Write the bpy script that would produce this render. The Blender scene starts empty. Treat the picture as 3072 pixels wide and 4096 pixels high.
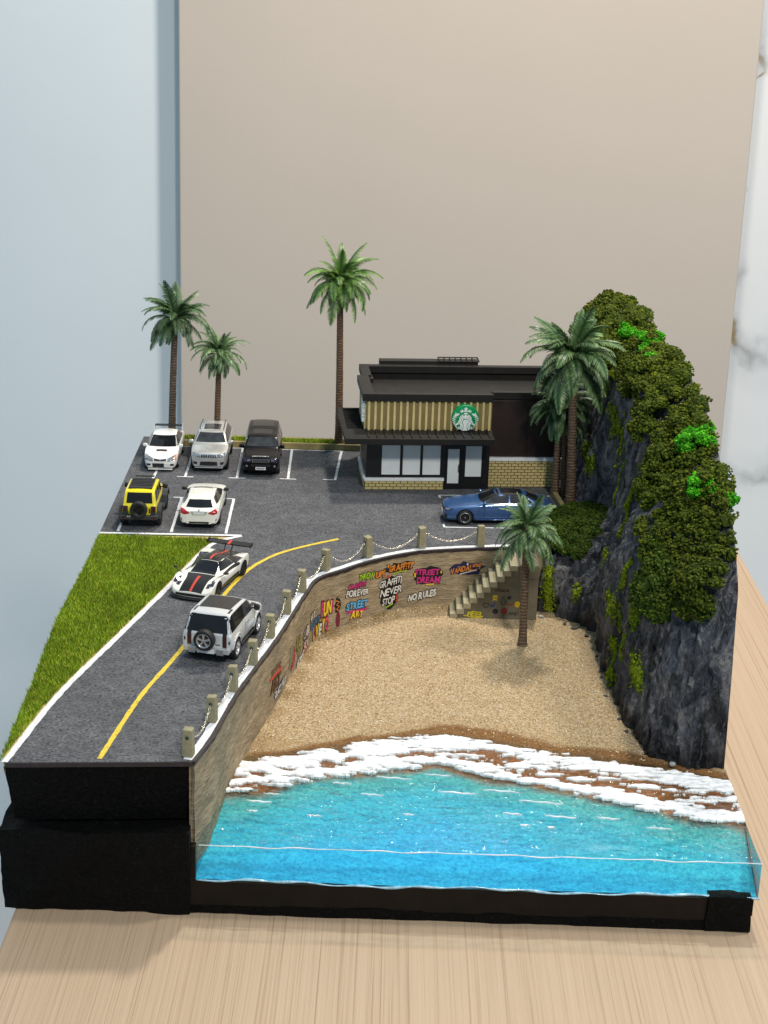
import bpy, bmesh, math, random
import numpy as np
from mathutils import Vector, Matrix
from mathutils.bvhtree import BVHTree

# Everything is laid out in "model metres" of a 1:64 diorama; all top-level objects are brought to
# their true size (1/64) at the very end of the script.
S = 1 / 64
PI = math.pi
R = math.radians
random.seed(7)
rng = np.random.default_rng(7)
sc = bpy.context.scene
C = sc.collection

# ------------------------------------------------------------------ camera, world, lamps, exposure
cam_d = bpy.data.cameras.new('camera')
cam = bpy.data.objects.new('camera', cam_d)
C.objects.link(cam)
cam_d.sensor_fit = 'VERTICAL'
cam_d.sensor_height = 36
cam_d.sensor_width = 27
cam_d.lens = 60.38
cam_d.clip_start = 0.02
cam_d.clip_end = 50
rt, up, fw = (Vector((0.99945022, 0.0104654, 0.03146015)), Vector((-0.03315518, 0.3154755, 0.94835433)),
              Vector((0, 0.94887601, -0.31564904)))
cm = Matrix((rt, up, -fw)).transposed().to_4x4()
cm.translation = Vector((12.2983, -51.16, 26.2008)) * S
cam.matrix_world = cm
sc.camera = cam

w = bpy.data.worlds.new('World')
sc.world = w
w.use_nodes = True
bg = w.node_tree.nodes['Background']
bg.inputs[0].default_value = (0.52, 0.78, 1.0, 1)
bg.inputs[1].default_value = 0.45


def lamp(name, loc, target, size, watts, col, shape='DISK', spread=180):
    l = bpy.data.lights.new(name, 'AREA')
    l.shape = shape
    l.size = size * S
    l.energy = watts
    l.color = col
    l.spread = R(spread)
    o = bpy.data.objects.new(name, l)
    C.objects.link(o)
    o.location = Vector(loc) * S
    d = Vector(target) - Vector(loc)
    o.rotation_euler = d.to_track_quat('-Z', 'Y').to_euler()
    return o


# ceiling downlights of the room: one behind and a little to the right of the model, two over the room
lamp('ceiling_lamp', (26, 58, 84), (13, 20, 0), 8, 16.0, (1.0, 0.91, 0.78))
lamp('ceiling_lamp', (38, -66, 82), (13, 20, 0), 14, 19, (1.0, 0.93, 0.83))
lamp('ceiling_lamp', (64, 14, 84), (4, 93, 0), 14, 13, (1.0, 0.91, 0.82))
sc.view_settings.view_transform = 'Standard'
sc.view_settings.look = 'None'
sc.view_settings.gamma = 1
sc.view_settings.exposure = 0
sc.cycles.use_denoising = True
sc.cycles.max_bounces = 8


# ------------------------------------------------------------------ helpers
def tag(o, label=None, cat=None, group=None, kind=None):
    if label: o['label'] = label
    if cat: o['category'] = cat
    if group: o['group'] = group
    if kind: o['kind'] = kind
    return o


def empty(name, loc=(0, 0, 0), rz=0.0):
    o = bpy.data.objects.new(name, None)
    o.empty_display_size = 0.01
    C.objects.link(o)
    o.location = loc
    o.rotation_euler = (0, 0, rz)
    return o


def link(name, me, parent=None, loc=(0, 0, 0), rot=(0, 0, 0), scale=None):
    o = bpy.data.objects.new(name, me)
    C.objects.link(o)
    o.parent = parent
    o.location = loc
    o.rotation_euler = rot
    if scale: o.scale = scale
    return o


def mesh(name, v, f, mats, smooth=False, mi=None):
    me = bpy.data.meshes.new(name)
    me.from_pydata([tuple(map(float, p)) for p in v] if not isinstance(v, np.ndarray) else v.tolist(), [],
                   f if not isinstance(f, np.ndarray) else f.tolist())
    for m in (mats if isinstance(mats, (list, tuple)) else [mats]): me.materials.append(m)
    if mi is not None: me.polygons.foreach_set('material_index', np.array(mi, np.int32))
    if smooth: me.polygons.foreach_set('use_smooth', np.ones(len(me.polygons), bool))
    me.update()
    return me


def colattr(me, cols, name='col'):
    a = me.color_attributes.new(name, 'FLOAT_COLOR', 'POINT')
    c = np.ones((len(me.vertices), 4), np.float32)
    c[:, :3] = cols
    a.data.foreach_set('color', c.ravel())


class MB:
    """collects shapes that become ONE mesh object"""
    def __init__(s):
        s.v = []; s.f = []; s.m = []; s.mi = 0

    def add(s, v, f):
        n = len(s.v)
        s.v += [tuple(map(float, p)) for p in v]
        s.f += [tuple(i + n for i in q) for q in f]
        s.m += [s.mi] * len(f)
        return s

    def box(s, x0, x1, y0, y1, z0, z1, bev=0.0):
        if bev <= 0:
            v = [(x0, y0, z0), (x1, y0, z0), (x1, y1, z0), (x0, y1, z0), (x0, y0, z1), (x1, y0, z1), (x1, y1, z1), (x0, y1, z1)]
            return s.add(v, [(0, 3, 2, 1), (4, 5, 6, 7), (0, 1, 5, 4), (1, 2, 6, 5), (2, 3, 7, 6), (3, 0, 4, 7)])
        bm = bmesh.new()
        bmesh.ops.create_cube(bm, size=1)
        for q in bm.verts:
            q.co = Vector(((x0 + x1) / 2 + q.co.x * (x1 - x0), (y0 + y1) / 2 + q.co.y * (y1 - y0), (z0 + z1) / 2 + q.co.z * (z1 - z0)))
        bmesh.ops.bevel(bm, geom=list(bm.edges), offset=bev, segments=2, affect='EDGES', profile=0.5)
        bm.verts.index_update()
        s.add([q.co for q in bm.verts], [[q.index for q in f.verts] for f in bm.faces])
        bm.free()
        return s

    def prism(s, poly, z0, z1, M=None):
        """poly in xy, extruded along z, optional matrix"""
        n = len(poly)
        v = [(x, y, z0) for x, y in poly] + [(x, y, z1) for x, y in poly]
        a = sum(poly[i][0] * poly[(i + 1) % n][1] - poly[(i + 1) % n][0] * poly[i][1] for i in range(n))
        up_, dn = list(range(n, 2 * n)), list(range(n))[::-1]
        f = [tuple(up_), tuple(dn)] + [(i, (i + 1) % n, n + (i + 1) % n, n + i) for i in range(n)]
        if a < 0: f = [q[::-1] for q in f]
        if M is not None: v = [M @ Vector(p) for p in v]
        return s.add(v, f)

    def lathe(s, prof, seg=20, M=None, closed=False):
        """prof [(r,z)] around z"""
        v = []
        for r_, z in prof:
            for k in range(seg):
                a = 2 * PI * k / seg
                v.append(Vector((r_ * math.cos(a), r_ * math.sin(a), z)))
        f = []
        n = len(prof)
        for i in range(n - 1 if not closed else n):
            j = (i + 1) % n
            for k in range(seg):
                l = (k + 1) % seg
                f.append((i * seg + k, i * seg + l, j * seg + l, j * seg + k))
        if M is not None: v = [M @ p for p in v]
        return s.add(v, f)

    def tube(s, pts, r_, seg=6, closed=False):
        pts = [Vector(p) for p in pts]
        n = len(pts)
        v = []
        rr = r_ if isinstance(r_, (list, tuple)) else [r_] * n
        for i, p in enumerate(pts):
            t = (pts[(i + 1) % n] - pts[i - 1]) if closed else (pts[min(i + 1, n - 1)] - pts[max(i - 1, 0)])
            t.normalize()
            a = t.cross(Vector((0, 0, 1)))
            if a.length < 1e-3: a = t.cross(Vector((0, 1, 0)))
            a.normalize()
            b = a.cross(t)
            for k in range(seg):
                th = 2 * PI * k / seg
                v.append(p + (a * math.cos(th) + b * math.sin(th)) * rr[i])
        f = []
        for i in range(n if closed else n - 1):
            j = (i + 1) % n
            for k in range(seg):
                l = (k + 1) % seg
                f.append((i * seg + k, i * seg + l, j * seg + l, j * seg + k))
        if not closed:
            f.append(tuple(range(seg))[::-1])
            f.append(tuple(range((n - 1) * seg, n * seg)))
        return s.add(v, f)

    def ribbon(s, pts, wd, z0, z1, M=None):
        """flat band along a 2d line, extruded z0..z1"""
        pts = [Vector(p) for p in pts]
        n = len(pts)
        L_, R_ = [], []
        ww = wd if isinstance(wd, (list, tuple)) else [wd] * n
        for i, p in enumerate(pts):
            t = pts[min(i + 1, n - 1)] - pts[max(i - 1, 0)]
            t.normalize()
            q = Vector((-t.y, t.x)) * ww[i] / 2
            L_.append(p + q); R_.append(p - q)
        return s.prism([tuple(p) for p in R_ + L_[::-1]], z0, z1, M)

    def lump(s, c, d, p=0.6, nu=14, nv=8):
        """rounded box / ellipsoid"""
        sg = lambda x: math.copysign(abs(x) ** p, x)
        v = [(c[0], c[1], c[2] - d[2] / 2)]
        for j in range(1, nv):
            b = -PI / 2 + PI * j / nv
            for i in range(nu):
                a = 2 * PI * i / nu
                v.append((c[0] + d[0] / 2 * sg(math.cos(b)) * sg(math.cos(a)), c[1] + d[1] / 2 * sg(math.cos(b)) * sg(math.sin(a)), c[2] + d[2] / 2 * sg(math.sin(b))))
        v.append((c[0], c[1], c[2] + d[2] / 2))
        f = [(0, 1 + (i + 1) % nu, 1 + i) for i in range(nu)]
        for j in range(nv - 2):
            for i in range(nu):
                a, b = 1 + j * nu + i, 1 + j * nu + (i + 1) % nu
                f.append((a, b, b + nu, a + nu))
        l = len(v) - 1
        f += [(l, l - nu + i, l - nu + (i + 1) % nu) for i in range(nu)]
        return s.add(v, f)

    def me(s, name, mats, smooth=False):
        return mesh(name, s.v, s.f, mats, smooth, s.m)

    def build(s, name, mats, parent=None, smooth=False, **k):
        return link(name, s.me(name, mats, smooth), parent, **k)


def vnoise(p, seed=0):
    p = np.asarray(p, float)
    i = np.floor(p).astype(np.int64)
    f = p - i
    f = f * f * (3 - 2 * f)

    def h(x, y, z):
        n = (x * 374761393 + y * 668265263 + z * 2147483647 + seed * 974711) & 0xffffffff
        n = ((n ^ (n >> 13)) * 1274126177) & 0xffffffff
        return ((n ^ (n >> 16)) & 0xffff) / 65535.0
    x, y, z = i[:, 0], i[:, 1], i[:, 2]
    r_ = 0
    for dx in (0, 1):
        for dy in (0, 1):
            for dz in (0, 1):
                wt = np.abs(1 - dx - f[:, 0]) * np.abs(1 - dy - f[:, 1]) * np.abs(1 - dz - f[:, 2])
                r_ = r_ + wt * h(x + dx, y + dy, z + dz)
    return r_


def fbm(p, oct=4, seed=0, gain=0.5):
    p = np.asarray(p, float)
    a, t, r_ = 1.0, 0.0, 0
    for k in range(oct):
        r_ = r_ + a * (vnoise(p * 2 ** k + 17.3 * k, seed + k) * 2 - 1)
        t += a
        a *= gain
    return r_ / t


def catmull(P, n=12):
    P = np.array(P, float)
    E = np.vstack([2 * P[0] - P[1], P, 2 * P[-1] - P[-2]])
    Q = []
    for i in range(1, len(E) - 2):
        a, b, c, d = E[i - 1:i + 3]
        for t in np.linspace(0, 1, n, endpoint=False):
            Q.append(.5 * ((2 * b) + (-a + c) * t + (2 * a - 5 * b + 4 * c - d) * t * t + (-a + 3 * b - 3 * c + d) * t ** 3))
    Q.append(P[-1])
    return np.array(Q)


# ------------------------------------------------------------------ materials
def srgb(r_, g, b):
    return tuple(((c / 255 + 0.055) / 1.055) ** 2.4 if c > 10 else c / 255 / 12.92 for c in (r_, g, b))


class NT:
    def __init__(s, name):
        s.m = bpy.data.materials.new(name)
        s.m.use_nodes = True
        s.t = s.m.node_tree
        s.b = s.t.nodes['Principled BSDF']
        s.tc = None

    def n(s, ty, **k):
        q = s.t.nodes.new(ty)
        for a, b in k.items(): setattr(q, a, b)
        return q

    def l(s, a, b): s.t.links.new(a, b)

    def obj(s, scale=(1, 1, 1)):
        if s.tc is None: s.tc = s.n('ShaderNodeTexCoord')
        mp = s.n('ShaderNodeMapping')
        mp.inputs['Scale'].default_value = scale
        s.l(s.tc.outputs['Object'], mp.inputs[0])
        return mp.outputs[0]

    def noise(s, scale=5, det=4, vec=None, rough=0.5, dist=0.0):
        q = s.n('ShaderNodeTexNoise')
        q.inputs['Scale'].default_value = scale
        q.inputs['Detail'].default_value = det
        q.inputs['Roughness'].default_value = rough
        q.inputs['Distortion'].default_value = dist
        s.l(vec if vec is not None else s.obj(), q.inputs['Vector'])
        return q.outputs['Fac']

    def ramp(s, fac, stops, interp='LINEAR'):
        q = s.n('ShaderNodeValToRGB')
        q.color_ramp.interpolation = interp
        e = q.color_ramp.elements
        while len(e) < len(stops): e.new(0.5)
        for i, (p, c) in enumerate(stops):
            e[i].position = p
            e[i].color = (*c, 1) if len(c) == 3 else c
        s.l(fac, q.inputs[0])
        return q.outputs[0]

    def mix(s, fac, a, b, mode='MIX'):
        q = s.n('ShaderNodeMix', data_type='RGBA', blend_type=mode)
        for sock, val in ((q.inputs[0], fac), (q.inputs[6], a), (q.inputs[7], b)):
            if isinstance(val, (int, float)): sock.default_value = val
            elif isinstance(val, tuple): sock.default_value = (*val, 1)
            else: s.l(val, sock)
        return q.outputs[2]

    def bump(s, h, dist, strength=1.0, prev=None):
        q = s.n('ShaderNodeBump')
        q.inputs['Strength'].default_value = strength
        q.inputs['Distance'].default_value = dist * S
        s.l(h, q.inputs['Height'])
        if prev is not None: s.l(prev, q.inputs['Normal'])
        return q.outputs[0]

    def out(s, col=None, rough=None, nor=None, **k):
        if col is not None:
            if isinstance(col, tuple): s.b.inputs['Base Color'].default_value = (*col, 1)
            else: s.l(col, s.b.inputs['Base Color'])
        if rough is not None:
            if isinstance(rough, (int, float)): s.b.inputs['Roughness'].default_value = rough
            else: s.l(rough, s.b.inputs['Roughness'])
        if nor is not None: s.l(nor, s.b.inputs['Normal'])
        for a, b in k.items(): s.b.inputs[a.replace('_', ' ')].default_value = b
        return s.m


def pm(name, col, rough=0.5, var=0.12, scale=3.0, bump=0.0, bscale=20.0, **k):
    """plain painted / plastic material with uneven tone and a little relief"""
    t = NT(name)
    c0 = tuple(max(0, c * (1 - var)) for c in col)
    c1 = tuple(min(1, c * (1 + var)) for c in col)
    c = t.ramp(t.noise(scale, 5), [(0.3, c0), (0.7, c1)])
    nor = t.bump(t.noise(bscale, 4), bump) if bump > 0 else None
    rg = t.n('ShaderNodeMapRange')
    rg.inputs['To Min'].default_value = max(0.02, rough * 0.8)
    rg.inputs['To Max'].default_value = min(1, rough * 1.2)
    t.l(t.noise(scale * 3, 3), rg.inputs[0])
    return t.out(c, rg.outputs[0], nor, **k)


def carpaint(name, col, metal=0.0):
    return pm(name, col, 0.28, 0.03, 1.5, 0, Coat_Weight=0.7, Coat_Roughness=0.06, Metallic=metal)


M = {}
M['blackpaint'] = None
M['carwhite'] = carpaint('pearl_white_paint', (0.80, 0.80, 0.77))
M['carpale'] = carpaint('pale_silver_white_paint', (0.62, 0.63, 0.64), 0.15)
M['carcream'] = carpaint('warm_white_paint', (0.80, 0.79, 0.72))
M['carsilver'] = carpaint('silver_paint', (0.62, 0.62, 0.61), 0.55)
M['carblack'] = pm('black_paint', (0.006, 0.006, 0.007), 0.25, 0.03, 1.5, Specular_IOR_Level=0.15, Coat_Weight=0.05, Coat_Roughness=0.05)
M['carblue'] = carpaint('blue_paint', (0.045, 0.115, 0.29), 0.35)
M['caryellow'] = carpaint('yellow_paint', (0.86, 0.72, 0.01))
M['cargrey'] = pm('grey_cladding', (0.035, 0.037, 0.04), 0.4, 0.1)
M['carbon'] = pm('dark_carbon', (0.018, 0.018, 0.019), 0.25, 0.3, 40, Specular_IOR_Level=0.3)
M['glass'] = pm('tinted_glass', (0.010, 0.011, 0.013), 0.06, 0.3, 1.5, Specular_IOR_Level=0.4)
M['glass2'] = pm('smoked_glass', (0.035, 0.038, 0.042), 0.08, 0.5, 2.5, Specular_IOR_Level=0.4)
M['tyre'] = pm('tyre_rubber', (0.010, 0.010, 0.011), 0.6, 0.2, 9)
M['alloy'] = pm('alloy', (0.62, 0.63, 0.64), 0.28, 0.08, 5, Metallic=0.8)
M['rimblack'] = pm('black_rim', (0.012, 0.011, 0.013), 0.3, 0.1)
M['chrome'] = pm('chrome', (0.75, 0.77, 0.79), 0.15, 0.05, Metallic=1.0)
M['lamp'] = pm('headlamp_lens', (0.17, 0.19, 0.22), 0.12, 0.6, 9, Coat_Weight=0.5)
M['lampdark'] = pm('dark_lamp_lens', (0.03, 0.022, 0.05), 0.12, 0.5, 9, Coat_Weight=0.5)
M['amber'] = pm('amber_lens', (0.55, 0.16, 0.04), 0.2, 0.2)
M['red'] = pm('red_lens', (0.36, 0.012, 0.02), 0.15, 0.35, 8, Coat_Weight=0.5)
M['darkred'] = pm('dark_red_lens', (0.075, 0.012, 0.012), 0.2, 0.3, 8)
M['stripe'] = pm('red_stripe', (0.58, 0.06, 0.035), 0.3, 0.1)
M['plate'] = pm('plate', (0.70, 0.72, 0.73), 0.4, 0.06)
M['trim'] = pm('black_trim', (0.014, 0.014, 0.015), 0.45, 0.15)
M['matblack'] = pm('matt_dark_plastic', (0.016, 0.0148, 0.0142), 0.55, 0.15, 2, 0.006, 30, Specular_IOR_Level=0.22)
M['frame'] = pm('window_frame_black', (0.006, 0.006, 0.007), 0.4, 0.15, 3)
M['pane'] = pm('frosted_pane', (0.74, 0.78, 0.80), 0.35, 0.04, 1.0)
M['brownpanel'] = pm('dark_brown_panel', (0.022, 0.0115, 0.010), 0.42, 0.2, 2.5, 0.004, 12)
M['siding'] = pm('tan_siding', srgb(206, 186, 130), 0.6, 0.10, 1.6, 0.006, 20)
M['brick'] = pm('tan_brick', srgb(200, 182, 124), 0.75, 0.12, 2.2, 0.012, 26)
M['mortar'] = pm('dark_mortar', srgb(92, 81, 50), 0.9, 0.15, 6, 0.01, 30)
M['white'] = pm('white_trim', (0.78, 0.80, 0.81), 0.45, 0.04, 2)
M['green'] = pm('sign_green', (0.0, 0.27, 0.085), 0.35, 0.10, 3)
M['emblem'] = pm('sign_white', (0.72, 0.78, 0.76), 0.45, 0.06, 8)
M['post'] = pm('post_concrete', srgb(142, 135, 106), 0.75, 0.16, 5, 0.02, 24)
M['hole'] = pm('post_hole', (0.012, 0.045, 0.06), 0.4, 0.4, 20)
M['chain'] = pm('chain_metal', (0.80, 0.72, 0.58), 0.25, 0.15, 9, Metallic=0.9)
M['stair'] = pm('stair_concrete', srgb(160, 152, 124), 0.8, 0.12, 4, 0.02, 18)
M['stairside'] = pm('stair_side', srgb(106, 100, 82), 0.8, 0.12, 3, 0.012, 16)
M['darkedge'] = pm('dark_edge', (0.022, 0.015, 0.017), 0.55, 0.3, 5, 0.03, 14)
M['coconut'] = pm('coconut', (0.055, 0.03, 0.018), 0.6, 0.3, 14, 0.01, 40)
M['kerb'] = pm('kerb_strip', srgb(140, 128, 84), 0.8, 0.2, 2.5, 0.02, 18)


def m_asphalt():
    t = NT('asphalt')
    v = t.obj()
    big = t.noise(0.35, 4, v)
    fine = t.noise(9, 3, v, 0.7)
    mid = t.noise(2.2, 4, v)
    c = t.ramp(fine, [(0.33, (0.020, 0.020, 0.023)), (0.44, (0.088, 0.090, 0.097)), (0.58, (0.128, 0.131, 0.140)), (0.72, (0.20, 0.203, 0.213))])
    c = t.mix(1.0, c, t.ramp(mid, [(0.35, (0.78, 0.78, 0.8)), (0.65, (1.1, 1.1, 1.1))]), 'MULTIPLY')
    c = t.mix(1.0, c, t.ramp(big, [(0.35, (0.84, 0.84, 0.86)), (0.68, (1.12, 1.12, 1.12))]), 'MULTIPLY')
    return t.out(c, 0.85, t.bump(fine, 0.05, 0.8), Specular_IOR_Level=0.25)


def m_paint(name, col):
    t = NT(name)
    fine = t.noise(7, 4)
    c = t.ramp(fine, [(0.28, tuple(x * 0.45 for x in col)), (0.40, tuple(x * 0.88 for x in col)), (0.7, col)])
    return t.out(c, 0.6, t.bump(fine, 0.05, 0.7))


def m_sand():
    t = NT('coarse_sand')
    vo = t.n('ShaderNodeTexVoronoi')
    vo.inputs['Scale'].default_value = 22
    t.l(t.obj(), vo.inputs['Vector'])
    sep = t.n('ShaderNodeSeparateColor')
    t.l(vo.outputs['Color'], sep.inputs[0])
    c = t.ramp(sep.outputs[0], [(0.0, srgb(140, 112, 74)), (0.2, srgb(190, 160, 116)), (0.5, srgb(210, 184, 142)), (0.8, srgb(226, 205, 168)), (1.0, srgb(242, 230, 206))])
    c = t.mix(1.0, c, t.ramp(vo.outputs['Distance'], [(0.25, (1, 1, 1)), (0.75, (0.62, 0.58, 0.52))]), 'MULTIPLY')
    at = t.n('ShaderNodeAttribute', attribute_name='col')
    c = t.mix(1.0, c, at.outputs['Color'], 'MULTIPLY')
    rgh = t.ramp(sep.outputs[1], [(0.0, (0.3, 0.3, 0.3)), (0.4, (0.75, 0.75, 0.75))])
    inv = t.n('ShaderNodeMath', operation='SUBTRACT')
    inv.inputs[0].default_value = 1.0
    t.l(vo.outputs['Distance'], inv.inputs[1])
    return t.out(c, rgh, t.bump(inv.outputs[0], 0.055, 1.0))


def m_vc(name, rough, bump, bscale, var=0.25, **k):
    """colour from the point colours of the mesh, broken up by noise"""
    t = NT(name)
    at = t.n('ShaderNodeAttribute', attribute_name='col')
    nz = t.noise(bscale, 4)
    c = t.mix(1.0, at.outputs['Color'], t.ramp(nz, [(0.3, (1 - var,) * 3), (0.7, (1 + var,) * 3)]), 'MULTIPLY')
    return t.out(c, rough, t.bump(nz, bump) if bump else None, **k)


def m_wood():
    t = NT('oak_veneer')
    wv = t.noise(0.5, 2, t.obj((1, 0.12, 1)))
    add = t.n('ShaderNodeVectorMath', operation='ADD')
    sc_ = t.n('ShaderNodeVectorMath', operation='SCALE')
    cb = t.n('ShaderNodeCombineXYZ')
    t.l(wv, cb.inputs[0])
    t.l(cb.outputs[0], sc_.inputs[0])
    sc_.inputs['Scale'].default_value = 0.15
    t.l(t.obj(), add.inputs[0])
    t.l(sc_.outputs[0], add.inputs[1])
    mp = t.n('ShaderNodeMapping')
    mp.inputs['Scale'].default_value = (15.0, 0.05, 1)
    t.l(add.outputs[0], mp.inputs[0])
    g = t.noise(1.0, 5, mp.outputs[0], 0.62)
    mp2 = t.n('ShaderNodeMapping')
    mp2.inputs['Scale'].default_value = (1.1, 0.02, 1)
    t.l(add.outputs[0], mp2.inputs[0])
    g2 = t.noise(1.0, 3, mp2.outputs[0])
    c = t.ramp(g, [(0.30, srgb(146, 122, 98)), (0.38, srgb(165, 141, 116)), (0.46, srgb(178, 155, 130)), (0.75, srgb(184, 162, 137))])
    c = t.mix(1.0, c, t.ramp(g2, [(0.3, (0.97, 0.965, 0.955)), (0.7, (1.015, 1.015, 1.015))]), 'MULTIPLY')
    return t.out(c, 0.5, t.bump(g, 0.04, 0.5), Specular_IOR_Level=0.35)


def m_wallpaint(name, col):
    t = NT(name)
    c = t.ramp(t.noise(0.05, 4), [(0.3, tuple(x * 0.97 for x in col)), (0.7, tuple(x * 1.02 for x in col))])
    return t.out(c, 0.7, t.bump(t.noise(1.2, 5), 0.03, 0.4), Specular_IOR_Level=0.25)


def m_marble():
    t = NT('white_marble')
    v = t.obj((1, 1, 0.8))
    d = t.n('ShaderNodeVectorMath', operation='SCALE')
    nz = t.n('ShaderNodeTexNoise')
    nz.inputs['Scale'].default_value = 0.10
    nz.inputs['Detail'].default_value = 6
    t.l(v, nz.inputs['Vector'])
    t.l(nz.outputs['Color'], d.inputs[0])
    d.inputs['Scale'].default_value = 9
    a = t.n('ShaderNodeVectorMath', operation='ADD')
    t.l(v, a.inputs[0]); t.l(d.outputs[0], a.inputs[1])
    vo = t.n('ShaderNodeTexVoronoi', feature='DISTANCE_TO_EDGE')
    vo.inputs['Scale'].default_value = 0.085
    t.l(a.outputs[0], vo.inputs['Vector'])
    msk = t.noise(0.13, 3, v)
    grey = t.ramp(vo.outputs['Distance'], [(0.0, (0.42, 0.42, 0.42)), (0.05, (0.72, 0.72, 0.72)), (0.16, (0.80, 0.80, 0.79))])
    c = t.mix(t.ramp(msk, [(0.47, (0, 0, 0)), (0.60, (1, 1, 1))]), (0.80, 0.80, 0.79), grey)
    thin = t.ramp(vo.outputs['Distance'], [(0.006, (1, 1, 1)), (0.016, (0, 0, 0))])
    m2 = t.ramp(t.noise(0.21, 2, v), [(0.52, (0, 0, 0)), (0.60, (1, 1, 1))])
    q = t.mix(1.0, thin, m2, 'MULTIPLY')
    c = t.mix(q, c, (0.36, 0.26, 0.11))
    return t.out(c, 0.25)


def m_rock():
    t = NT('painted_rock')
    v = t.obj((1.0, 1.0, 0.42))
    at = t.n('ShaderNodeAttribute', attribute_name='col')
    n1 = t.noise(0.95, 7, v, 0.6, 1.3)
    n2 = t.noise(2.3, 6, t.obj((1, 1, 0.4)), 0.62, 1.6)
    n3 = t.noise(0.55, 3, v)
    c = t.ramp(n1, [(0.34, (0.010, 0.010, 0.012)), (0.43, (0.040, 0.042, 0.050)), (0.52, (0.105, 0.113, 0.138)), (0.62, (0.28, 0.27, 0.27))])
    c = t.mix(t.ramp(n3, [(0.50, (0, 0, 0)), (0.64, (0.6, 0.6, 0.6))]), c, (0.075, 0.098, 0.145))
    c = t.mix(t.ramp(n2, [(0.54, (0, 0, 0)), (0.66, (0.85, 0.85, 0.85))]), c, (0.30, 0.29, 0.30))
    n4 = t.noise(1.1, 5, t.obj((1, 1, 0.5)), 0.6)
    c = t.mix(t.ramp(n4, [(0.60, (0, 0, 0)), (0.70, (0.65, 0.65, 0.65))]), c, (0.15, 0.085, 0.05))
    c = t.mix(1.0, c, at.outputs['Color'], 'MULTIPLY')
    nor = t.bump(n1, 1.2, 1.0)
    nor = t.bump(n2, 0.5, 1.0, nor)
    return t.out(c, 0.42, nor, Specular_IOR_Level=0.45)


def m_wallrender():
    t = NT('rendered_wall')
    v = t.obj((1, 1, 3.0))
    n1 = t.noise(1.6, 5, v, 0.6)
    n2 = t.noise(0.5, 4, t.obj((1, 1, 1)))
    n3 = t.noise(7, 4, v)
    c = t.ramp(n1, [(0.28, srgb(136, 119, 95)), (0.5, srgb(160, 142, 114)), (0.74, srgb(182, 163, 133))])
    c = t.mix(t.ramp(n2, [(0.42, (0, 0, 0)), (0.66, (0.6, 0.6, 0.6))]), c, srgb(126, 118, 100))
    nor = t.bump(n1, 0.16, 0.9)
    nor = t.bump(n3, 0.05, 0.8, nor)
    return t.out(c, 0.85, nor, Specular_IOR_Level=0.2)


def m_black():
    t = NT('thick_black_paint')
    n1 = t.noise(3.0, 6, None, 0.65)
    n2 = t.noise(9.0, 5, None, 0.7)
    c = t.ramp(n2, [(0.45, (0.0035, 0.0035, 0.0035)), (0.66, (0.012, 0.0118, 0.0115)), (0.74, (0.07, 0.07, 0.072))])  # palest flecks are glints painted into the colour
    nor = t.bump(n1, 0.7, 1.0)
    nor = t.bump(n2, 0.35, 1.0, nor)
    return t.out(c, 0.42, nor, Specular_IOR_Level=0.14)


def m_water():
    t = NT('tinted_resin_water')
    at = t.n('ShaderNodeAttribute', attribute_name='col')
    fine = t.noise(7.0, 6, None, 0.85)
    mid = t.noise(1.3, 4)
    c = t.mix(1.0, at.outputs['Color'], t.ramp(fine, [(0.35, (0.32, 0.52, 0.66)), (0.46, (0.92, 0.96, 0.98)), (0.62, (2.4, 1.34, 1.12))]), 'MULTIPLY')
    c = t.mix(1.0, c, t.ramp(mid, [(0.3, (0.82, 0.92, 0.95)), (0.7, (1.10, 1.04, 1.02))]), 'MULTIPLY')
    nor = t.bump(t.noise(2.6, 4, t.obj((0.55, 1, 1))), 0.10, 0.8)
    return t.out(c, 0.6, t.bump(fine, 0.06, 0.8), Specular_IOR_Level=0.2)


def m_resin():
    """clear cast resin: passes light straight through, mirrors by Fresnel"""
    t = NT('clear_resin')
    nor = t.bump(t.noise(2.6, 4, t.obj((0.55, 1, 1))), 0.16, 0.9)
    nor = t.bump(t.noise(9, 3), 0.03, 0.6, nor)
    tr = t.n('ShaderNodeBsdfTransparent'); tr.inputs[0].default_value = (0.93, 0.985, 1.0, 1)
    gl = t.n('ShaderNodeBsdfGlossy'); gl.inputs['Roughness'].default_value = 0.06
    fr = t.n('ShaderNodeFresnel'); fr.inputs['IOR'].default_value = 1.33
    mx = t.n('ShaderNodeMixShader')
    t.l(nor, gl.inputs['Normal']); t.l(nor, fr.inputs['Normal'])
    t.l(fr.outputs[0], mx.inputs[0]); t.l(tr.outputs[0], mx.inputs[1]); t.l(gl.outputs[0], mx.inputs[2])
    t.l(mx.outputs[0], t.t.nodes['Material Output'].inputs[0])
    return t.m


def m_clear(name, alpha, col=(0.9, 0.97, 1.0)):
    t = NT(name)
    tr = t.n('ShaderNodeBsdfTransparent')
    tr.inputs[0].default_value = (*col, 1)
    mx = t.n('ShaderNodeMixShader')
    mx.inputs[0].default_value = alpha
    t.out((0.75, 0.85, 0.9), 0.08)
    t.l(tr.outputs[0], mx.inputs[1])
    t.l(t.b.outputs[0], mx.inputs[2])
    t.l(mx.outputs[0], t.t.nodes['Material Output'].inputs[0])
    return t.m


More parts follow.
